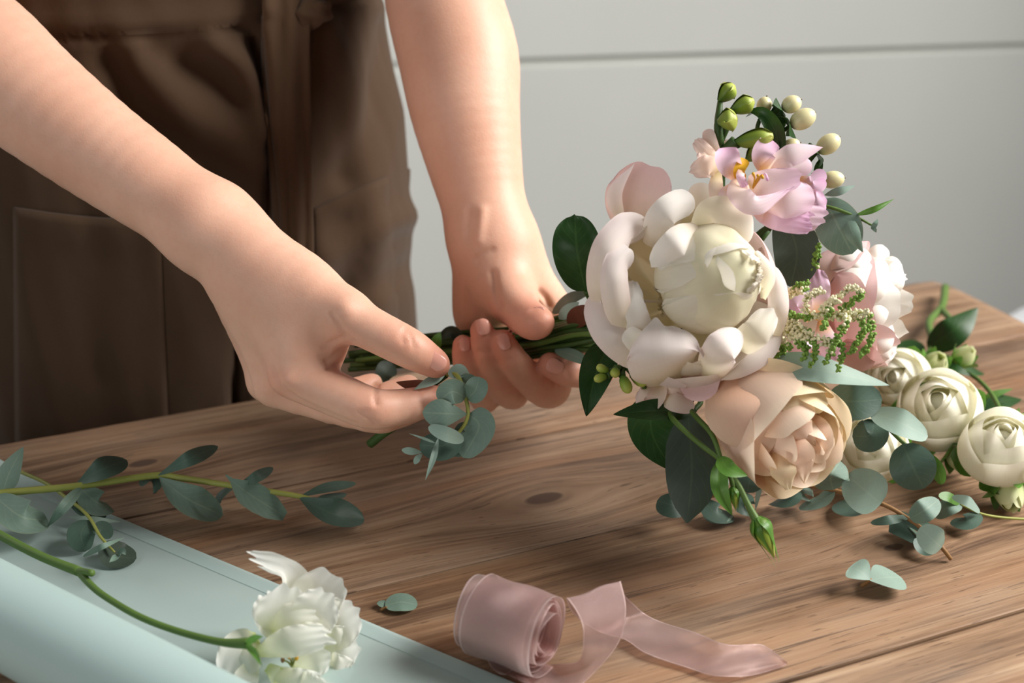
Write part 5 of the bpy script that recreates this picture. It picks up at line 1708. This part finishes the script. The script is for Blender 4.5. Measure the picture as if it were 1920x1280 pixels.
for i, (pts, hw, m, k) in enumerate([
        ([(560, 1200, .675), (560, 1120, .668), (540, 1068, .660), (478, 1046, .655)], 36, M_LISI, dict(prof=[.4, .8, 1, .95, .75, .5, .55, .35], ruffle=(.12, 3, 0), jag=.10, cup=.25)),
        ([(575, 1190, .672), (590, 1130, .664), (632, 1078, .662)], 52, M_LISI, dict(ruffle=(.07, 6, 1), jag=.05, cup=.25)),
        ([(585, 1200, .670), (630, 1170, .660), (672, 1142, .662)], 48, M_LISI, dict(ruffle=(.07, 6, 1), jag=.06, cup=.25)),
        ([(590, 1225, .668), (632, 1215, .658), (668, 1200, .660)], 44, M_LISI, dict(ruffle=(.09, 6, 2), jag=.07, cup=.2)),
        ([(585, 1245, .664), (625, 1265, .652), (664, 1262, .655)], 44, M_LISI, dict(ruffle=(.09, 6, 3), jag=.07, cup=.2)),
        ([(545, 1200, .664), (520, 1160, .655), (488, 1118, .652)], 40, M_LISI, dict(ruffle=(.10, 6, 3), jag=.08, cup=.3)),
        ([(530, 1200, .660), (535, 1150, .650), (545, 1098, .648)], 56, M_LISI, dict(ruffle=(.07, 5, 2), jag=.05, cup=.2)),
        ([(560, 1185, .656), (590, 1150, .646), (618, 1112, .646)], 44, M_LISI, dict(ruffle=(.10, 6, 2), jag=.06, cup=.35)),
        ([(500, 1190, .658), (540, 1165, .645), (596, 1160, .644)], 34, M_LISI, dict(ruffle=(.10, 6, 1), jag=.06, cup=-.2)),
        ([(482, 1194, .660), (448, 1212, .648), (424, 1262, .644)], 32, M_LISI, dict(ruffle=(.12, 4, 1), jag=.06, cup=.2)),
        ([(482, 1200, .656), (468, 1225, .646), (470, 1262, .644)], 22, M_LISI, dict(ruffle=(.10, 4, 1), cup=-.5, prof='strap')),
        ([(478, 1225, .650), (535, 1205, .636), (612, 1192, .636)], 30, M_LISI, dict(ruffle=(.12, 6, 1), jag=.06, cup=-.3)),
        ([(520, 1190, .652), (572, 1186, .640), (620, 1196, .640)], 22, M_LISI, dict(ruffle=(.15, 6, 2), jag=.08, cup=-.3)),
        ([(555, 1262, .655), (585, 1240, .646), (618, 1228, .645)], 34, M_LISI, dict(ruffle=(.09, 6, 1), jag=.06, cup=.4)),
        ([(500, 1250, .646), (545, 1278, .632), (612, 1288, .630)], 30, M_LISI, dict(ruffle=(.12, 6, 0), jag=.06, cup=-.2)),
        ([(480, 1240, .650), (462, 1270, .642), (452, 1305, .640)], 24, M_LISI, dict(ruffle=(.12, 5, 0), jag=.06, cup=.2)),
        ([(520, 1262, .640), (565, 1300, .628), (620, 1318, .630)], 44, M_LISI, dict(ruffle=(.12, 6, 2), jag=.06, cup=.2))]):
    k.setdefault('prof', 'petal')
    k['ruffle'] = (k['ruffle'][0] * .6, k['ruffle'][1] * .7, k['ruffle'][2])
    petal('petal', [P(*q) for q in pts], hw, m, t, seed=90 + i, floor=.0012, nu=35, nv=34, **k)
for i, (x, y) in enumerate([(550, 1226), (542, 1232), (556, 1234), (530, 1238)]):
    tube('stamen', [P(548, 1250, .655), P((548 + x) / 2, (1250 + y) / 2 - 4, .648), P(x, y, .643)], [.0006, .0005, .0005], M_STEM_Y, t, n=8, m=6)
    v, f, uv = blob_geo(P(x, y - 2, .642), (RGT, UPV, FWD), (.0011, .0018, .0011), n=8, m=8)
    mk('anther', v, f, M_YELLOW if i != 3 else M_STEM_BR, t, uv)

# ---------------------------------------------------------------- organza ribbon
t = thing('ribbon_roll', 'sheer dusty pink organza ribbon roll with its end unwound on the table', 'ribbon', T(940, 1215))
rc = T(912, 1150, .024)                               # far end of the roll's axis, middle
rc2 = T(1004, 1186, .0225)
ra = nrm((rc2 - rc) * np.array([1, 1, 0]))
rw = .040
rb = np.array([0, 0, 1.0])
rs = nrm(np.cross(ra, rb))
if rs[0] > 0:
    rs = -rs
mid_ = (rc + rc2) / 2
mid_[2] = TOP + .0235
turns = 7.0
NR = 420
L_, R_ = [], []
for i in range(NR):
    f_ = i / (NR - 1)
    a = -f_ * turns * 2 * math.pi - math.pi * .55
    r_ = (.0085 + (.0225 - .0085) * f_ ** .8)
    wob = 1 + .10 * math.sin(3 * a + 4 * f_) * (1 - f_) + .05 * math.sin(2 * a + 1)
    sq = 1 - .25 * (1 - f_)
    p = mid_ + rs * r_ * wob * math.cos(a) * sq + rb * (r_ * wob * math.sin(a))
    p[2] = max(p[2], TOP + .001 + .0006 * (1 - f_) * turns)
    sh = .003 * math.sin(a * .37 + 2)
    tilt = .004 * math.sin(a * .5)
    L_.append(p - ra * (rw / 2 + sh))
    R_.append(p + ra * (rw / 2 - sh + tilt * .3))
rolled = len(L_)
# the end that leaves the roll (far edge, near edge)
tailA = [(P(960, 1190, .684), P(866, 1150, .694)), (P(963, 1232, .680), P(886, 1214, .688)), (T(986, 1272, .005), T(936, 1262, .004)), (T(1018, 1300, .0015), T(968, 1250, .0012)), (T(1064, 1298, .0015), T(1032, 1246, .0010)),
         (T(1112, 1262, .006), T(1084, 1240, .010)), (T(1160, 1206, .016), T(1094, 1196, .022)), (T(1174, 1142, .030), T(1088, 1158, .032)), (T(1164, 1087, .041), T(1063, 1122, .040)), (T(1172, 1116, .032), T(1074, 1150, .026)),
         (T(1196, 1140, .012), T(1126, 1184, .008)), (T(1222, 1156, .005), T(1172, 1200, .004)), (T(1262, 1172, .003), T(1212, 1226, .003)), (T(1312, 1190, .005), T(1290, 1250, .003)), (T(1360, 1206, .007), T(1335, 1266, .003)),
         (T(1420, 1206, .004), T(1380, 1270, .003)), (T(1440, 1214, .003), T(1420, 1264, .002)), (T(1476, 1243, .002), T(1474, 1246, .002))]
a_s = spline([q[0] for q in tailA], 150)
b_s = spline([q[1] for q in tailA], 150)


def ribbon(name, A, B_, parent):
    V_, U_ = [], []
    n = len(A)
    L = np.concatenate([[0], np.cumsum(np.linalg.norm(np.diff((np.array(A) + np.array(B_)) / 2, axis=0), axis=1))])
    for i in range(n):
        for j, u in enumerate(np.linspace(0, 1, 15)):
            p = A[i] * (1 - u) + B_[i] * u
            p = p + np.array([0, 0, .0006 * math.sin(9 * u + L[i] * 120)])
            V_.append(np.array([p[0], p[1], max(p[2], TOP + .0008)]))
            U_.append((u, L[i]))
    return mk(name, V_, grid_faces(n, 15), M_RIBBON, parent, U_)


ribbon('rolled_ribbon', L_, R_, t)
ribbon('loose_end', list(a_s), list(b_s), t)

# ---------------------------------------------------------------- fallen leaves
t = thing('leaf_pair', 'single small eucalyptus leaf pair lying between the film and the ribbon roll', 'leaf', T(750, 1134, .002))
petal('leaf', [T(722, 1136, .003), T(752, 1128, .004), T(783, 1134, .002)], 17, M_EUC, t, prof='round', n=.9, floor=.0012, notch=.05)
petal('leaf', [T(724, 1138, .002), T(716, 1130, .003), T(712, 1126, .003)], 8, M_EUC, t, prof='round', n=.9, floor=.001)
tube('stalk', [T(713, 1144, .001), T(720, 1140, .002), T(726, 1138, .003)], [.0008, .0008, .0007], M_STEM_BR, t, n=6, m=6)
t = thing('leaf_pair', 'pair of joined pale eucalyptus leaves lying alone at the right front', 'leaf', T(1630, 1085, .002))
petal('leaf', [T(1632, 1087, .010), T(1612, 1070, .013), T(1592, 1064, .012)], 23, M_EUC_PALE, t, prof='obov', n=.8, floor=.0012, cup=.1)
petal('leaf', [T(1631, 1088, .010), T(1660, 1082, .009), T(1690, 1082, .005)], 26, M_EUC_PALE, t, prof='obov', n=.8, floor=.0012)
tube('stalk', [T(1616, 1098, .003), T(1624, 1092, .006), T(1633, 1086, .010)], [.0012, .0011, .0010], M_STEM_BR, t, n=6, m=6)

# ---------------------------------------------------------------- eucalyptus branch on the right of the table
t = thing('eucalyptus_branch', 'eucalyptus branch with round silvery leaves on the table under the bouquet', 'branch', T(1555, 917, .012))
tube('stem', [T(1230, 948, .010), T(1310, 935, .014), T(1400, 918, .018), T(1500, 910, .020), T(1560, 918, .020), T(1650, 943, .020), T(1700, 970, .016), T(1740, 1000, .012), T(1765, 1025, .009), T(1783, 1048, .002)],
     [.0008, .0010, .0013, .0014, .0014, .0014, .0013, .0013, .0013, .0012], M_STEM_BR, t, n=60)
for pts, hw, m, pr, k in [
        ([T(1288, 950, .014), T(1258, 946, .018), T(1232, 938, .018)], 24, M_EUC_DARK, 'round', dict(n=.4)),
        ([T(1316, 938, .012), T(1345, 962, .008), T(1374, 966, .003)], 17, M_EUC_DARK, 'round', dict(n=.7)),
        ([T(1325, 960, .003), T(1345, 968, .006), T(1368, 960, .003)], 14, M_EUC, 'round', dict(n=.8)),
        ([T(1340, 930, .014), T(1345, 912, .022), T(1362, 894, .024)], 17, M_EUC_PALE, 'round', dict(n=.3)),
        ([T(1402, 924, .022), T(1404, 906, .028), T(1416, 884, .034)], 27, M_EUC_DARK, 'round', dict(n=.05)),
        ([T(1416, 958, .004), T(1421, 930, .018), T(1430, 890, .032)], 5, M_EUC_PALE, 'obov', dict(n=.0)),
        ([T(1402, 924, .016), T(1395, 945, .012), T(1405, 962, .003)], 20, M_EUC_DARK, 'round', dict(n=.6)),
        ([T(1495, 914, .018), T(1472, 930, .014), T(1450, 940, .004)], 16, M_EUC_DARK, 'round', dict(n=.7)),
        ([T(1498, 912, .018), T(1485, 908, .024), T(1465, 915, .018)], 13, M_EUC, 'round', dict(n=.6)),
        ([T(1562, 918, .024), T(1558, 892, .038), T(1576, 864, .042)], 36, M_EUC, 'round', dict(n=.05)),
        ([T(1566, 922, .020), T(1535, 940, .012), T(1498, 950, .004)], 12, M_EUC, 'round', dict(n=.8)),
        ([T(1515, 912, .018), T(1508, 925, .014), T(1512, 938, .006)], 15, M_EUC_PALE, 'round', dict(n=.6)),
        ([T(1652, 944, .022), T(1626, 922, .033), T(1588, 890, .036)], 42, M_EUC_PALE, 'round', dict(n=.05, cup=.08)),
        ([T(1645, 945, .018), T(1605, 948, .010), T(1572, 940, .004)], 20, M_EUC_DARK, 'round', dict(n=.75)),
        ([T(1704, 968, .016), T(1670, 974, .020), T(1632, 980, .016)], 9, M_EUC_DARK, 'round', dict(n=.5)),
        ([T(1706, 972, .018), T(1734, 956, .027), T(1760, 936, .028)], 23, M_EUC, 'round', dict(n=.1)),
        ([T(1712, 978, .014), T(1705, 990, .010), T(1720, 998, .003)], 12, M_EUC_DARK, 'round', dict(n=.6)),
        ([T(1766, 1026, .012), T(1750, 1012, .020), T(1725, 988, .024)], 27, M_EUC_PALE, 'round', dict(n=.1)),
        ([T(1760, 1028, .008), T(1735, 1028, .006), T(1714, 1010, .010)], 13, M_EUC_DARK, 'round', dict(n=.8))]:
    petal('leaf', pts, hw, m, t, prof=pr, floor=.0010, seed=int(hw) + 1, **k)
t = thing('eucalyptus_sprig', 'short eucalyptus sprig with a thin pale stem lying below the white spray roses', 'leaf sprig', T(1830, 965, .006))
tube('stem', [T(1940, 974, .003), T(1880, 970, .006), T(1838, 962, .010), T(1800, 945, .014)], [.0009, .0008, .0007, .0006], M_STEM_Y, t, n=24)
for pts, hw, m, k in [([T(1802, 944, .014), T(1778, 950, .014), T(1752, 968, .006)], 17, M_EUC, dict(n=.5)), ([T(1838, 962, .010), T(1812, 978, .008), T(1784, 975, .004)], 15, M_EUC_DARK, dict(n=.7)),
                      ([T(1800, 944, .014), T(1780, 932, .020), T(1760, 930, .022)], 9, M_GREEN_LT, dict(n=.4)), ([T(1838, 960, .012), T(1815, 940, .022), T(1785, 930, .020)], 10, M_EUC_PALE, dict(n=.4))]:
    petal('leaf', pts, hw, m, t, prof='round', floor=.001, seed=int(hw), **k)


# ---------------------------------------------------------------- white spray roses on the right
def rose_head(parent, C, ax, R, seed, open_=1.0, green=False):
    """rose head: sepals, a ring of outer petals, tight inner petals"""
    rg = np.random.default_rng(seed)
    ax = nrm(ax)
    up = UPV
    v, f, uv = lathe_geo(C - ax * R * .25, ax, [(R * .12, -R * .25), (R * .30, -R * .10), (R * .34, R * .1), (R * .2, R * .25)], 12)
    hd = mk('rose_head' if not green else 'rose_bud', v, f, M_STEM, parent, uv, origin=C)
    pm = M_SBUD if green else M_SROSE
    g = lathe_geo(C - ax * R * .2, ax, [(R * .36 * math.sin(q), R * (.1 + .95 * (1 - math.cos(q)) / 2)) for q in np.linspace(.3, 3.1, 14)], 18)
    mk('petal_heart', *g[:2], pm, hd, g[2])
    layers = [(4, 1.0, .92, .80, 64), (3, .90, 1.06, .56, 74), (3, .76, 1.14, .40, 76), (2, .58, 1.17, .34, 105), (2, .38, 1.18, .4, 120)] if not green else [(3, .75, 1.2, .45, 78), (3, .6, 1.3, .35, 80)]
    for li, (n, rk, hk, rim, half) in enumerate(layers):
        for j in range(n):
            phi = 360 / n * j + li * 47 + rg.uniform(-14, 14)
            bowl('petal', pm, hd, C - ax * R * .35, ax, up, R * rk, R * 1.3 * hk, phi, half, rim=rim + (.14 * open_ * rg.random() if li == 0 else 0), curl=(.05 * open_ if li == 0 else 0.0), ruffle=(.02, 1.5, rg.uniform(0, 6)), pexp=2.4,
                 belly=.5, r0=.2, seed=seed + li * 7 + j, nu=19, nv=20)
    e1 = nrm(np.cross(up, ax))
    e2 = np.cross(ax, e1)
    for j in range(5):
        an = j * 1.2566 + seed
        w_ = math.cos(an) * e1 + math.sin(an) * e2
        b0 = C - ax * R * .38
        o_ = .95 if green else 1.15
        g = petal_geo([b0 + w_ * R * .15, b0 + w_ * R * .75 * (1 if green else 1.2) + ax * R * (.55 if green else .12), b0 + w_ * R * o_ + ax * R * (1.25 if green else .35)], R * .34 * FPX / depth_of(C), n=-w_ if green else ax, prof='ovate', nu=7, nv=12)
        mk('sepal', *g[:2], M_GREEN_LT, hd, g[2])
    return hd


t = thing('spray_rose_stem', 'branch of open white spray roses and green buds lying on the right of the table', 'flower', T(1745, 660, .012))
HEADS = [(1762, 774, .034, V(-.35, .35, .87), .0275, 3, 1.2, False), (1690, 712, .034, V(-.5, .1, .85), .022, 5, .8, False), (1640, 845, .028, V(-.3, .3, .9), .0215, 8, .7, False), (1650, 690, .030, V(-.7, .3, .6), .018, 2, .8, False)]
for (x, y, h, a, R, sd, op, gr) in HEADS:
    rose_head(t, T(x, y, h), a, R, sd, op, gr)
for (x, y, h, a, R, sd) in [(1748, 690, .034, V(.1, .5, .8), .0125, 4), (1800, 676, .034, V(.4, .6, .6), .0105, 6), (1562, 838, .016, V(-.6, -.2, .8), .013, 7), (1800, 850, .016, V(-.1, -.5, .85), .0125, 9)]:
    rose_head(t, T(x, y, h), a, R, sd, .3, True)
ST = [(1772, 538, .010), (1766, 575, .012), (1742, 604, .014), (1748, 640, .016), (1738, 668, .016), (1715, 690, .018)]
tube('stem', [T(*q) for q in ST], [.0034, .0032, .0030, .0027, .0025, .0022], M_STEM, t, n=40)
tube('side_stem', [T(1764, 578, .012), T(1776, 592, .016), T(1790, 606, .020)], [.0028, .0026, .0022], M_STEM, t, n=10)
for q in ([(1740, 660, .016), (1746, 680, .022), (1748, 692, .026)], [(1740, 660, .016), (1775, 668, .022), (1796, 680, .026)], [(1715, 690, .018), (1745, 720, .020), (1770, 752, .026)], [(1715, 690, .018), (1680, 760, .014), (1645, 830, .016)],
          [(1680, 760, .014), (1610, 810, .010), (1570, 836, .012)], [(1745, 720, .02), (1790, 790, .014), (1802, 845, .012)], [(1715, 690, .018), (1680, 690, .022), (1655, 692, .024)]):
    tube('side_stem', [T(*e) for e in q], [.0018, .0015, .0014], M_STEM, t, n=14)
for pts, hw, m, k in [([T(1738, 652, .016), T(1790, 618, .034), T(1834, 576, .044)], 30, M_GREEN, dict(n=.25, cup=-.1)), ([T(1735, 650, .014), T(1700, 655, .012), T(1668, 662, .010)], 18, M_GREEN, dict(n=.6)),
                      ([T(1760, 690, .030), T(1790, 690, .034), T(1820, 705, .030)], 9, M_GREEN, dict(n=.5)), ([T(1800, 690, .02), T(1830, 696, .014), T(1846, 700, .008)], 7, M_GREEN, dict(n=.5)),
                      ([T(1710, 730, .05), T(1750, 722, .054), T(1800, 715, .05)], 9, M_GREEN_LT, dict(n=.4))]:
    petal('leaf', pts, hw, m, t, prof='ovate', floor=.002, seed=int(hw), **k)

t = thing('spray_rose_stem', 'single white spray rose with a green bud at the right edge of the picture', 'flower', T(1870, 850, .012))
rose_head(t, T(1872, 852, .030), V(-.15, .62, .77), .0250, 12, .8)
rose_head(t, T(1892, 912, .014), V(-.1, -.7, .7), .0135, 14, .3, True)
rose_head(t, T(1912, 805, .026), V(.3, .5, .8), .012, 16, .3, True)
tube('stem', [T(1800, 692, .020), T(1832, 710, .026), T(1860, 740, .030), T(1880, 780, .030), T(1892, 815, .024), T(1905, 850, .012)], [.0014, .0015, .0016, .0016, .0016, .0016], M_STEM, t, n=40)
tube('side_stem', [T(1892, 815, .024), T(1906, 870, .010), T(1895, 900, .010)], [.0015, .0014, .0013], M_STEM, t, n=14)
tube('side_stem', [T(1886, 795, .028), T(1902, 800, .026), T(1910, 806, .024)], [.0015, .0014, .0013], M_STEM, t, n=10)
for pts, hw, m, k in [([T(1838, 775, .010), T(1880, 752, .016), T(1916, 748, .012)], 16, M_GREEN, dict(n=.6)), ([T(1838, 770, .008), T(1860, 742, .018), T(1900, 728, .022)], 9, M_GREEN_LT, dict(n=.5)), ([T(1862, 790, .03), T(1880, 770, .034), T(1910, 800, .03)], 10, M_GREEN_LT, dict(n=.4))]:
    petal('leaf', pts, hw, m, t, prof='ovate', floor=.002, seed=int(hw), **k)

# white cloth on a stool behind the far corner of the table
sp_ = P(2040, 640, 1.62)
stool = thing('stool', 'stool draped with a white cloth behind the far right corner of the table', 'stool', (sp_[0], sp_[1], 0))
zt = P(1900, 634, 1.62)[2]
base = np.array([sp_[0], sp_[1], 0])
v, f, uv = lathe_geo(base, [0, 0, 1], [(.02, zt - .06), (.102, zt - .06), (.107, zt - .05), (.107, zt - .03), (.102, zt - .02), (.02, zt - .02)], 28)
mk('seat', v, f, M_FRAME, stool, uv, smooth=False)
for j in range(4):
    a = j * math.pi / 2 + .6
    tube('leg', [base + np.array([.13 * math.cos(a), .13 * math.sin(a), 0]), base + np.array([.08 * math.cos(a), .08 * math.sin(a), zt - .06])], .013, M_FRAME, stool, n=6)
v, f, uv = blob_geo(base + np.array([0, 0, zt - .005]), (RGT, np.array([0, 1.0, 0]), np.array([0, 0, 1.0])), (.112, .112, .022), n=22, m=40, bump=.05, fr=2.5)
v[:, 2] = np.maximum(v[:, 2], zt - .021)
mk('cloth_cover', v, f, M_CLOTH_W, stool, uv)
